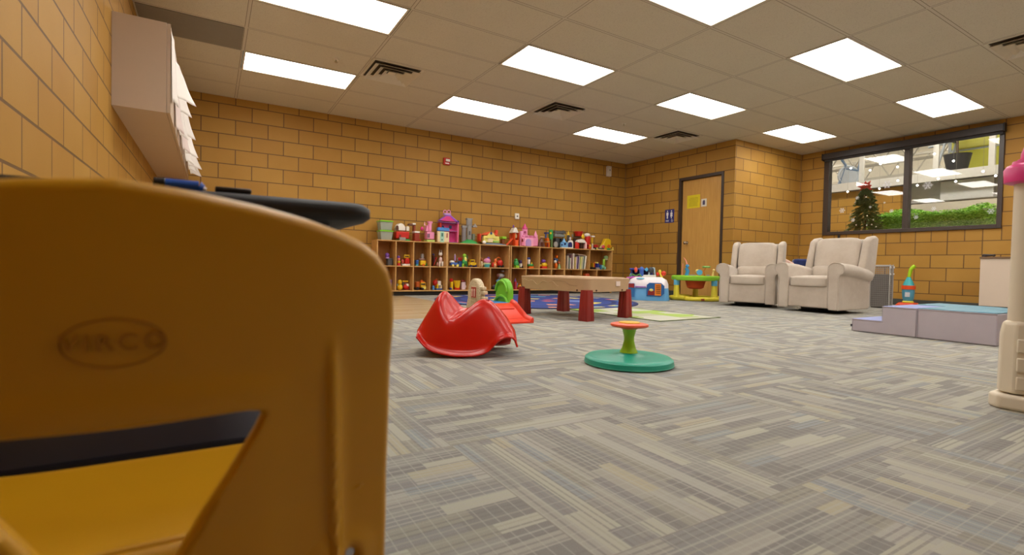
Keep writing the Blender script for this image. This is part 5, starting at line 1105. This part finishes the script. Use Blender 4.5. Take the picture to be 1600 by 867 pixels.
for sx in (-1, 1):
    for sy in (-1, 1):
        m = MB(); r0, r1 = .052, .040
        cx, cy = sx*(hx-.04), sy*(hy-.04); rg = []
        for z, r in ((0, r0), (.006, r0+.002), (.2, r1+.006), (.29, r1)):
            rg.append([(cx+px*r, cy+py*r, z) for px, py in [(-1, -1), (-.35, -1), (-.3, -.93), (.3, -.93), (.35, -1), (1, -1), (1, -.35), (.93, -.3), (.93, .3), (1, .35), (1, 1), (.35, 1), (.3, .93), (-.3, .93), (-.35, 1), (-1, 1), (-1, .35), (-.93, .3), (-.93, -.3), (-1, -.35)]])
        m.rings(rg); m.build('leg', m_leg, t, bevel=.003)
# engraved wave line, sticker, seam plate, screws on the long left face (x = -hx) 
m = MB(); pts = []
for k in range(33):
    f = k/32; y = .40-f*.50; z = .352+.016*sin(f*11)+.012*sin(f*23+1)-.01*f
    pts.append((-hx-.002, y, z))
m.tube(pts, .0022, 6); m.build('wave_line', plastic((214, 190, 156), .5), t)
m = MB(); m.bx(hx-.27, hx-.20, -hy-.006, -hy-.002, .325, .372); m.build('sticker', plastic((226, 206, 196), .6), t)
m = MB()
for (x, y) in ((-hx-.002, .40), (-hx-.002, -.33), ): m.cyl((x+.004, y, .285), (x-.002, y, .285), .009, n=12)
for x in (-.22, .2): m.cyl((x, -hy+.004, .285), (x, -hy-.004, .285), .009, n=12)
m.build('screws', plastic((90, 60, 44), .4), t)
m = MB(); m.tube([(-hx-.001, -.02, .372), (-hx-.001, -.18, .362), (-hx-.001, -.24, .33), (-hx-.001, -.33, .325)], .0018, 6); m.build('molded_groove', plastic((160, 130, 98), .5), t)

# ------------------------------------------------------------------ toddler slide: beige arch, green arch, blue deck, red chute
t = thing('toddler_slide', 'small toddler slide with beige and green arched sides', 'slide', (2.29, 4.15, 0))
m_bei = NT('speckled_beige'); tc = m_bei.node('ShaderNodeTexCoord'); f = m_bei.noise(tc.outputs['Object'], 120, 3)
m_bei.link(m_bei.ramp(f, [(.35, lin((176, 158, 126))), (.6, lin((222, 206, 172)))]), m_bei.b.inputs['Base Color']); m_bei.b.inputs['Roughness'].default_value = .55; m_bei = m_bei.m
def arch_poly(w0, w1, h, n=12, shoulder=.16):
    out = [(-w0/2, 0), (-w0/2*.92, shoulder*.5), (-w1/2-.01, shoulder), (-w1/2, shoulder+.03)]
    zc_ = h-w1/2*1.15
    for k in range(n+1): a = pi-pi*k/n; out.append((w1/2*cos(a), zc_+(h-zc_)*sin(a)))
    out += [(w1/2, shoulder+.03), (w1/2+.01, shoulder), (w0/2*.92, shoulder*.5), (w0/2, 0)]
    return out
xb, xg = 2.16-2.29-.02, 2.42-2.29+.02
m = MB(); m.prism(arch_poly(.36, .25, .378), xb-.035, xb+.03, plane='yz', M=Matrix.Translation((0, .02, 0))); m.build('beige_side', m_bei, t, bevel=.016, seg=4, smooth=60)
# red window recess with white figures on the outer face
m = MB(); m.bx(xb-.040, xb-.034, -.056, .060, .19, .305); m.build('window_rim', m_bei, t, bevel=.003)
MB().bx(xb-.044, xb-.038, -.046, .050, .2, .297).build('red_window', plastic((176, 56, 40), .4), t, bevel=.001)
m = MB()
for yy in (.024, -.020): m.sph((xb-.046, yy, .268), (.004, .014, .014), 10, 8); m.box((xb-.046, yy, .235), (.004, .012, .05))
m.build('window_figures', plastic((236, 206, 190), .5), t)
m = MB()
for k in range(4): m.box((xb-.038, .02+(k-1.5)*.022, .165), (.008, .014, .02), rx=.3*(k % 2))
m.build('raised_blocks', m_bei, t, bevel=.003)
m = MB()
for k, (yy, zz) in enumerate(((-.11, .29), (-.135, .25), (-.14, .20))): m.box((xb, yy, zz), (.05, .05, .03))
m.build('grip_steps', m_bei, t, bevel=.008)
m = MB(); m.prism(arch_poly(.36, .25, .380), xg-.03, xg+.035, plane='yz', M=Matrix.Translation((0, .02, 0))); m_gn = plastic((116, 196, 44), .4, 'leaf_green'); m.build('green_side', m_gn, t, bevel=.016, seg=4, smooth=60)
m = MB(); m.tube([(xg-.036, .02+.105*cos(a), .255+.10*sin(a)) for a in [pi*k/12 for k in range(13)]], .012, 8); m.build('green_ridge', m_gn, t, smooth=80)
m = MB(); m.tube([(xg-.03, .02+.12*cos(a), .13+.08*sin(a)) for a in [pi*k/12 for k in range(13)]], .018, 8); m.build('green_ridge', m_gn, t, smooth=80)
MB().bx(xb+.031, xg-.031, -.14, .17, .12, .158).build('blue_deck', plastic((50, 130, 206), .4), t, bevel=.01)
MB().bx(xb+.031, xg-.031, .12, .17, .0, .118).build('rear_riser', plastic((50, 130, 206), .4), t, bevel=.006)
# chute: profile in (y,z), cross section with rails
m_red = plastic((226, 62, 36), .28, 'chute_red')
pr = [(-.13, .155), (-.16, .152), (-.22, .125), (-.28, .09), (-.34, .055), (-.40, .032), (-.46, .022), (-.495, .016)]
xh = .135; rg = []
for (y, z) in pr:
    rh = .035+.01*(pr.index((y, z)) in (2, 3, 4))
    cs = [(-xh-.022, max(z-.03, .002)), (-xh-.024, z+rh*.6), (-xh-.012, z+rh), (-xh+.002, z+rh*.6), (-xh+.012, z), (xh-.012, z), (xh-.002, z+rh*.6), (xh+.012, z+rh), (xh+.024, z+rh*.6), (xh+.022, max(z-.03, .002)), (0, max(z-.025, .002))]
    rg.append([(x, y, zz) for x, zz in cs])
m = MB(); m.rings(rg); m.build('chute', m_red, t, smooth=60)
m = MB(); m.tube([(-.1, -.25, .110), (.1, -.25, .110)], .008, 8); m.build('chute_rib', m_red, t, smooth=80)
m = MB(); m.tube([(-.1, -.39, .033), (.1, -.39, .033)], .008, 8); m.build('chute_rib', m_red, t, smooth=80)

# ------------------------------------------------------------------ red rocker
t = thing('rocker_seat', 'glossy red double humped toddler rocker on the carpet', 'rocker', (1.25, 2.553, 0), atan2(-.515, .857)+radians(7))
m_rk = plastic((200, 26, 10), .26, 'rocker_red', var=.03)
def smooth_interp(tab, u):
    if u <= tab[0][0]: return tab[0][1]
    for (a, va), (b, vb) in zip(tab, tab[1:]):
        if u <= b: f = (u-a)/(b-a); f = f*f*(3-2*f); return va+(vb-va)*f
    return tab[-1][1]
def crom(tab, u):
    n = len(tab)
    if u <= tab[0][0]: return tab[0][1]
    if u >= tab[-1][0]: return tab[-1][1]
    for i in range(n-1):
        a, va = tab[i]; b, vb = tab[i+1]
        if u <= b:
            ma = (vb-tab[i-1][1])/(b-tab[i-1][0]) if i > 0 else (vb-va)/(b-a)
            mb_ = (tab[i+2][1]-va)/(tab[i+2][0]-a) if i < n-2 else (vb-va)/(b-a)
            t_ = (u-a)/(b-a); h = b-a
            return (2*t_**3-3*t_*t_+1)*va+(t_**3-2*t_*t_+t_)*h*ma+(-2*t_**3+3*t_*t_)*vb+(t_**3-t_*t_)*h*mb_
smooth_interp = crom
HT = [(-1, .13), (-.8, .225), (-.55, .335), (-.3, .39), (0, .385), (.3, .325), (.55, .285), (.8, .215), (1.0, .135)]
WD = [(-1, .115), (-.7, .155), (-.3, .178), (0, .18), (.5, .175), (.8, .16), (1, .145)]
RZ = [(-1, .10), (-.8, .045), (-.4, .012), (0, .006), (.25, .014), (.42, .035), (.56, .075), (.7, .100), (.85, .104), (.94, .09), (1.0, .05)]
RZb = [(-1, .10), (-.8, .045), (-.4, .012), (0, .006), (.4, .006), (.8, .008), (1.0, .02)]
NU, NV = 110, 72; L_ = .272
def smin(a, b, k=.075):
    h = max(0, min(1, .5+.5*(b-a)/k)); return b*(1-h)+a*h-k*h*(1-h)
m = MB(); idx = {}
for i in range(NU+1):
    u = -1+2*i/NU; H = smooth_interp(HT, u); Wd = smooth_interp(WD, u)
    for k in range(NV+1):
        v = -1+2*k/NV
        rz_ = smooth_interp(RZ if v < 0 else RZb, u)
        g = abs(v)
        yy = Wd*(v*.55+.45*(v*abs(v)))
        if g > .93:
            q = (g-.93)/.07; yy = math.copysign(Wd*(.55*.93+.45*.93*.93)+q*.03, v); zz = rz_+.012*(1-q)-.006*q+.012
        else:
            zz = rz_+.02+(H-rz_-.02)*max(0, (1-(g/.93)**3.0))
            du = u-(-.16+.24*v); sad = .212+.04*(v+.3)+(.62 if du < 0 else .29)*max(0, abs(du)-.05)**1.3
            zz = smin(zz, sad)
        idx[i, k] = len(m.v); m.v.append(Vector((u*L_, yy, zz)))
for i in range(NU):
    for k in range(NV):
        u = -1+2*(i+.5)/NU; v = -1+2*(k+.5)/NV
        if .38 < u < .46 and -.30 < v < .22: continue
        m.f.append([idx[i, k], idx[i+1, k], idx[i+1, k+1], idx[i, k+1]]); m.mi.append(0)
# left closing wall
nb = 8
o_ = m.build('shell', m_rk, t, smooth=60, solid=.006)
m = MB(); pts = [(u*L_, -(smooth_interp(WD, u)*(.55*.93+.45*.93*.93)+.030), smooth_interp(RZ, u)+.008) for u in [-1+2*k/40 for k in range(41)]]
m.tube(pts, .006, 8); pts = [(u*L_, (smooth_interp(WD, u)*(.55*.93+.45*.93*.93)+.030), smooth_interp(RZb, u)+.008) for u in [-1+2*k/40 for k in range(41)]]; m.tube(pts, .006, 8)
m.build('rolled_rim', m_rk, t, smooth=80)
m = MB(); m.box((-.02, 0, .02), (.26, .16, .03)); m.build('rocker_foot', m_rk, t, bevel=.012, seg=3)

# ------------------------------------------------------------------ sit and spin
t = thing('spinning_seat', 'teal round spinning toy with lime post and red wheel', 'spinning toy', (1.867, 1.893, 0))
m = MB(); m.lathe((0, 0, 0), [(.205, .003), (.222, .003), (.228, .008), (.225, .032), (.212, .042), (.19, .044), (.09, .047), (.05, .055), (.042, .062), (.04, .066)], 72); m.build('base', plastic((32, 158, 134), .35, 'spin_teal'), t, smooth=40)
m = MB(); m.tube([(.224*cos(2*pi*k/72), .224*sin(2*pi*k/72), .009) for k in range(73)], .0045, 8, cap=False); m.build('rim_bead', plastic((80, 190, 166), .35), t, smooth=80)
m = MB(); m.lathe((0, 0, .062), [(.046, 0), (.044, .006), (.036, .02), (.026, .06), (.026, .08), (.036, .12), (.044, .13)], 32); m.build('post', plastic((156, 200, 30), .35), t, smooth=60)
m = MB(); m.lathe((0, 0, .192), [(.04, -.008), (.055, 0), (.09, .003), (.098, .010), (.096, .018), (.08, .022), (.05, .024)], 48); m.build('hand_wheel', plastic((228, 92, 58), .4), t, smooth=50)
m = MB(); m.lathe((0, 0, .216), [(.056, -.002), (.054, .004), (.03, .006)], 32); m.build('hub_cap', plastic((240, 190, 50), .4), t, smooth=50)

# ------------------------------------------------------------------ playhouse at the right edge
PH = at(1575, 637, Z=0)
t = thing('playhouse', 'cream plastic playhouse with pink turret cap at right edge', 'playhouse', (PH.x+.035, PH.y-.02, 0))
m_cr = plastic((226, 214, 192), .4, 'cream_plastic', var=.03); m_pk = plastic((216, 56, 128), .35, 'pink_plastic', var=.03)
HH = .845
m = MB(); m.lathe((0, 0, .30), [(.041, 0), (.038, .2), (.037, HH-.30)], 28); m.build('corner_post', m_cr, t, smooth=50)
m = MB(); m.lathe((0, 0, .06), [(.064, 0), (.062, .22), (.055, .26), (.042, .27)], 8); m.build('post_plinth', m_cr, t, bevel=.006)
# raised stones on the plinth
m = MB()
for k, (a, z) in enumerate([(a_, z_) for a_ in (200, 245, 290) for z_ in (.10, .17, .24)]):
    a = radians(a); m.box((.060*cos(a), .060*sin(a), z), (.012, .035, .05), rz=a)
m.build('stone_blocks', m_cr, t, bevel=.004)
m = MB(); m.rings([[(x, y, z) for x, y in ((-.085, -1.1), (1.1, -1.1), (1.1, .075), (-.05, .075), (-.085, .04))] for z in (0, .055)]); m.build('base_skirt', m_cr, t, bevel=.012, seg=3)
m = MB()
for k in range(13):
    z = .055+k*.0625; 
    m.prism([(-.005, z+.001), (.03, z+.001), (.03, z+.0615), (.001, z+.0615)], -1.05, -.03, plane='xz')
m.build('siding_wall', m_cr, t, bevel=.003)
m = MB()
for k in range(13):
    z = .055+k*.0625
    m.prism([(.01, z+.001), (.01, z+.0615), (-.025, z+.0615), (-.03, z+.001)], .03, 1.05, plane='yz')
m.build('siding_wall', m_cr, t, bevel=.003)
m = MB()
for k in range(6): m.box((-.008, -.10-.12*k, .20), (.02, .075, .16))
m.build('stone_blocks', m_cr, t, bevel=.006)
m = MB(); m.lathe((0, 0, HH), [(.050, 0), (.066, .006), (.068, .055), (.060, .068), (.046, .075), (.044, .085)], 28); m.build('turret_cap', m_pk, t, smooth=45)
m = MB(); m.rings([[(x, y, HH+.02) for x, y in ((.03, -1.1), (1.12, -1.1), (1.12, .02), (.03, .02))], [(x, y, HH+.10) for x, y in ((.01, -1.12), (1.14, -1.12), (1.14, .04), (.01, .04))]]); m.build('wall_cap', m_pk, t, bevel=.01)
m = MB(); m.rings([[(x, y, z) for x, y in ((.03+o, -1.1+o), (1.1-o, -1.1+o), (1.1-o, .02-o), (.03+o, .02-o))] for o, z in ((-.015, HH+.07), (-.012, HH+.12), (.02, HH+.26), (.06, HH+.36), (.16, HH+.46), (.34, HH+.56))]); m.build('roof', m_pk, t, bevel=.02, seg=3, smooth=50)
m = MB()
for k in range(4): m.tube([(.02+.012*k, -.02-.10*k, HH+.09), (.03+.012*k, -.04-.10*k, HH+.14), (.075, -.06-.10*k, HH+.30)], .02, 10)
m.build('roof_shingles', m_pk, t, smooth=70)

# ------------------------------------------------------------------ table and things on it
t = thing('activity_table', 'black edged children table behind the yellow chair back', 'table', (-.19, 1.25, 0))
TZ = .584
def rrect(x0, x1, y0, y1, z, r=.035, n=8):
    out = []
    for cx, cy, a0 in ((x1-r, y1-r, 0), (x0+r, y1-r, pi/2), (x0+r, y0+r, pi), (x1-r, y0+r, 3*pi/2)):
        for k in range(n+1): a = a0+pi/2*k/n; out.append((cx+r*cos(a), cy+r*sin(a), z))
    return out
bx_ = (-.40, .402, -.50, .55)
m = MB(); m.rings([rrect(bx_[0]+.008, bx_[1]-.008, bx_[2]+.008, bx_[3]-.008, TZ-.027), rrect(*bx_, TZ-.020), rrect(*bx_, TZ-.007), rrect(bx_[0]+.008, bx_[1]-.008, bx_[2]+.008, bx_[3]-.008, TZ)]); m.build('tabletop', plastic((26, 25, 27), .55, 'table_black'), t, smooth=60)
for x in (-.34, .34):
    for y in (-.40, .48):
        MB().cyl((x, y, .012), (x, y, TZ-.027), .016, n=16).build('leg', plastic((26, 26, 32), .6, 'leg_dark'), t)
        MB().cyl((x, y, 0), (x, y, .012), .021, n=16).build('foot_glide', plastic((24, 24, 24), .5), t)
m = MB(); m.bx(-.33, .33, -.39, -.37, TZ-.10, TZ-.028); m.bx(-.33, .33, .46, .48, TZ-.10, TZ-.028); m.build('apron', plastic((30, 30, 34), .5), t)
t = thing('storage_tote', 'dark navy storage tote on the carpet under the table', 'storage bin', (-.16, 1.12, 0))
m = MB(); rg = [rrect(-.31*k, .31*k, -.17*k, .17*k, z, .03) for z, k in ((0, .88), (.18, 1), (.18, .95), (.02, .84))]; m.rings(rg); m.build('tub', plastic((18, 20, 36), .6, 'navy_tub'), t, smooth=50)
m = MB(); m.rings([rrect(-.325, .325, -.185, .185, z, .035) for z in (.181, .2)]); m.build('lid', plastic((22, 24, 44), .6), t, bevel=.004)
# marker and eraser on the table
pm = at(282, 289, Y=.79)
t = thing('marker_pen', 'blue marker with black cap lying on the table edge', 'marker', (at(240, 289, Y=.79).x, .79, TZ+.0082))
Lm = at(322, 293, Y=.79).x-at(240, 289, Y=.79).x
MB().cyl((0, 0, 0), (Lm*.22, 0, 0), .0082, n=20).build('cap', plastic((22, 22, 26), .4), t, bevel=.001)
m = MB(); m.cyl((Lm*.22, 0, 0), (Lm*.86, 0, 0), .0078, n=20); m.cyl((Lm*.86, 0, 0), (Lm*.95, 0, -.002), .0078, .005, n=20); m.build('barrel', plastic((30, 86, 190), .35), t)
m = MB(); m.cyl((Lm*.95, 0, -.002), (Lm, 0, -.003), .004, .0025, n=12); m.build('tip', plastic((236, 232, 226), .4), t)
t = thing('board_eraser', 'small flat black eraser lying on the table edge', 'eraser', (at(365, 297, Y=.79).x, .80, TZ))
MB().bx(-.022, .022, -.012, .012, .005, .0115).build('grip', plastic((40, 38, 42), .5), t, bevel=.002)
MB().bx(-.021, .021, -.0115, .0115, 0, .005).build('felt', plastic((26, 24, 26), .9), t)

# ------------------------------------------------------------------ yellow chair in the foreground
YC = .42; CCX = -.052; ZT = .536
t = thing('stacking_chair', 'orange yellow plastic school chair seen from behind in foreground', 'chair', (CCX, YC+.14, 0))
m_ch = NT('chair_shell'); m_ch.b.inputs['Base Color'].default_value = lin((194, 144, 4)); tc = m_ch.node('ShaderNodeTexCoord')
f = m_ch.noise(tc.outputs['Object'], 500, 2); m_ch.b.inputs['Roughness'].default_value = .42; m_ch.b.inputs['Subsurface Weight'].default_value = 0.0
f2 = m_ch.noise(tc.outputs['Object'], 7, 3)
m_ch.link(m_ch.mix(f2, lin((186, 134, 2)), lin((197, 146, 4))), m_ch.b.inputs['Base Color']); m_ch.bump(f, .12, .001); m_ch = m_ch.m
# outer outline (x,z), symmetric, clockwise param via angle table
HWc = .187
def outline_half():
    # right half from top centre downwards, measured at the chair plane
    return [(0, ZT), (.04, ZT-.004), (.08, ZT-.010), (.11, ZT-.016), (.135, ZT-.023), (.155, ZT-.031), (.168, ZT-.040), (.178, ZT-.052), (.1835, ZT-.067), (.1855, ZT-.09), (.186, ZT-.15), (.187, .33), (.188, .26), (.188, .20), (.180, .16), (.16, .145), (.08, .14), (0, .14)]
def inner_half():
    return [(0, .3865), (.04, .3865), (.078, .3865), (.0875, .3845), (.0905, .379), (.086, .368), (.068, .335), (.05, .305), (.036, .28), (.028, .262), (.02, .252), (.01, .249), (0, .249)]
def resample(half, n):
    full = half+[(-x, z) for x, z in half[-2:0:-1]]
    P = [Vector((x, z)) for x, z in full]+[Vector(full[0])]
    d = [0]
    for a, b in zip(P, P[1:]): d.append(d[-1]+(b-a).length)
    return P, d
def sample_at_angle(half, n, c):
    P, d = resample(half, n); out = []
    # intersect rays from centre c
    for k in range(n):
        a = 2*pi*k/n; dr = Vector((sin(a), cos(a))); best = None
        for p, q in zip(P, P[1:]):
            e = q-p; den = dr.x*e.y-dr.y*e.x
            if abs(den) < 1e-12: continue
            w_ = p-c; s_ = (w_.x*e.y-w_.y*e.x)/den; u_ = (w_.x*dr.y-w_.y*dr.x)/den
            if s_ > 0 and -1e-9 <= u_ <= 1+1e-9 and (best is None or s_ < best): best = s_
        out.append(c+dr*(best or .01))
    return out
NA, NRr = 360, 60
cc = Vector((0, .34)); oo = sample_at_angle(outline_half(), NA, cc); ii = sample_at_angle(inner_half(), NA, cc)
def back_y(x, z):
    y = .030*(x/.187)**2                       # wraps forward at the sides
    y += -.028*max(0, (z-.30))/.24              # leans back toward the top
    # vertical ribs
    for sx in (-1, 1):
        rx_ = sx*(.1365+.008*(.43-z)/.17)
        k = max(0, min(1, (.445-z)/.05)); k = k*k*(3-2*k)
        y -= .0065*k*math.exp(-((x-rx_)/.0035)**2)
        y += .003*k*(1/(1+math.exp(-(abs(x)-abs(rx_)-.006)/.003)))
    # soft ledge above the opening
    y -= .0028/(1+math.exp((z-.405-.0*x)/.004))*(1/(1+math.exp((abs(x)-.10)/.006)))
    # screw bosses near the bottom corners
    for sx in (-1, 1):
        rr_ = sqrt((x-sx*.158)**2+(z-.234)**2)
        y -= .004*math.exp(-(rr_/.022)**4) - .010*math.exp(-(rr_/.010)**6)
    return y
m = MB(); rg = []
for s_ in range(NRr+1):
    f = s_/NRr; ring = []
    for k in range(NA):
        p = ii[k].lerp(oo[k], f); ring.append((p.x, back_y(p.x, p.y), p.y))
    rg.append(ring)
# inner lip and outer lip turning forward (away from the viewer)
def shift(ring, ctr, ds, dy):
    out = []
    for (x, y, z) in ring:
        v = Vector((x-ctr[0], z-ctr[1])); L = v.length; v = v*(1-ds/L); out.append((ctr[0]+v.x, y+dy, ctr[1]+v.y))
    return out
inn = [shift(rg[0], (0, .34), .002, .004), ]
inn = [shift(rg[0], (0, .34), .0025, .012), shift(rg[0], (0, .34), .0022, .005)]
outr = [shift(rg[-1], (0, .34), -.0024, .0006), shift(rg[-1], (0, .34), -.0052, .0030), shift(rg[-1], (0, .34), -.0070, .0075), shift(rg[-1], (0, .34), -.0052, .013)]
m.rings(inn+rg+outr, cap0=False, cap1=False)
ob = m.build('backrest', m_ch, t, smooth=75, solid=.0045); ob.location = (0, -.14, 0)
# logo
def txt(s, size, name, parent, mat, loc, ext=.0006):
    cu = bpy.data.curves.new(name, 'FONT'); cu.body = s; cu.size = size; cu.extrude = ext; cu.align_x = 'CENTER'; cu.align_y = 'CENTER'; cu.space_character = 1.25
    tmp = bpy.data.objects.new('tmp', cu); COL.objects.link(tmp); dg = bpy.context.evaluated_depsgraph_get()
    me = bpy.data.meshes.new_from_object(tmp.evaluated_get(dg)); bpy.data.objects.remove(tmp)
    me.materials.clear(); me.materials.append(mat)
    o = bpy.data.objects.new(name, me); COL.objects.link(o); o.parent = parent; o.location = loc; o.rotation_euler = (radians(90)+.117, 0, 0); return o
m_lg = plastic((166, 112, 4), .6, 'logo_relief')
zl_ = .4405; yl = back_y(0, zl_)-.14-.0029
txt('VIRCO', .0155, 'logo_text', t, m_lg, (0, yl-.0008, zl_))
m = MB(); m.tube([(.027*cos(2*pi*k/60), back_y(.027*cos(2*pi*k/60), zl_+.0155*sin(2*pi*k/60))-.14-.0027, zl_+.0155*sin(2*pi*k/60)) for k in range(61)], .0006, 6, cap=False); m.build('logo_oval', m_lg, t, smooth=80)
# rivets
for sx in (-1, 1):
    m = MB(); yy = back_y(sx*.158, .234)-.14; m.cyl((sx*.158, yy-.0035, .236), (sx*.158, yy+.001, .236), .006, n=20); m.build('rivet', metal((190, 190, 196), .25, 'rivet_steel'), t)
# seat: curved slab
m = MB(); rg = []; nxs = 30; nys = 26
for j in range(nys+1):
    f = j/nys; y = -.115+f*.245*1.0
    zz = .279+.004*(1-f)-.004*sin(f*pi)+(-.028*((f-.86)/.14)**2 if f > .86 else 0)
    wd = .172+.012*sin(f*pi*.8) if f < .85 else (.172+.012*sin(.68*pi))*(1-.10*((f-.85)/.15)**2)
    rg.append([(wd*(-1+2*k/nxs), y-(.012*abs(-1+2*k/nxs)**3 if f > .8 else 0), zz+.014*abs(-1+2*k/nxs)**4) for k in range(nxs+1)])
m.rings(rg, cap0=False, cap1=False, closed=False); m.build('seat', m_ch, t, smooth=70, solid=.005, sub=1)
# neck joining seat and back (below the opening)
m = MB(); rg = []
for j in range(9):
    f = j/8; a = f*pi/2
    rg.append([(.15*(-1+2*k/12), -.136+.024*(1-cos(a))*1.0+.012*((-1+2*k/12)**2)*(1-f), .225+.056*sin(a)) for k in range(13)])
m.rings(rg, cap0=False, cap1=False, closed=False); m.build('shell_curve', m_ch, t, smooth=70, solid=.005)
m_chr = metal((200, 200, 205), .15, 'chrome')
for sx in (-1, 1):
    for yf in (-1, 1):
        m = MB(); y0_ = -.09 if yf < 0 else .08; m.tube([(sx*.12, y0_*.6, .246), (sx*.145, y0_, .238), (sx*.155, y0_*1.1, .20), (sx*.17, y0_*1.55, .012)], .009, 12); lg = m.build('leg', m_chr, t, smooth=80)
        MB().cyl((sx*.171, y0_*1.57, 0), (sx*.17, y0_*1.55, .014), .012, n=16).build('foot_glide', plastic((60, 60, 60), .5), lg)
    m = MB(); m.tube([(sx*.145, -.05, .235), (sx*.155, -.08, .238), (sx*.156, -.090, .26), (sx*.154, -.088, .30)], .0085, 12); m.build('back_tube', m_chr, t, smooth=80)

# ------------------------------------------------------------------ nudge shelf toys so neighbours do not intersect
def _box(o):
    pts = [v.co for c in COL.objects if c.parent == o for v in c.data.vertices]
    return [min(p[i]*o.scale[i] for p in pts)+o.location[i] for i in range(3)], [max(p[i]*o.scale[i] for p in pts)+o.location[i] for i in range(3)]
def zbig(o): return o.location.z > .8
for grp in (GT, GM, GL):
    L0 = [o for o in COL.objects if o.parent is None and o.get('group') == grp]
    BB = {o.name: _box(o) for o in L0}
    for it in range(40):
        hit = False
        for i, o in enumerate(L0):
            for p in L0[i+1:]:
                (a, b), (c, d) = BB[o.name], BB[p.name]
                ov = [min(b[k], d[k])-max(a[k], c[k]) for k in range(3)]
                if min(ov) <= 0.001: continue
                hit = True
                if ov[1] < .035 and ov[1] < ov[0]:
                    sg = 1 if o.location.y > p.location.y else -1
                    back = o if sg > 0 else p
                    front_ = p if sg > 0 else o
                    if BB[back.name][1][1]+.004 < SY1 or zbig(back): back.location.y += .003
                    front_.location.y -= .002
                else:
                    l, r_ = (o, p) if (a[0]+b[0]) < (c[0]+d[0]) else (p, o)
                    if grp == GT: l.location.x -= .0012; r_.location.x += .0012
                    l.scale.x *= .985; r_.scale.x *= .985
                BB[o.name] = _box(o); BB[p.name] = _box(p)
        if not hit: break
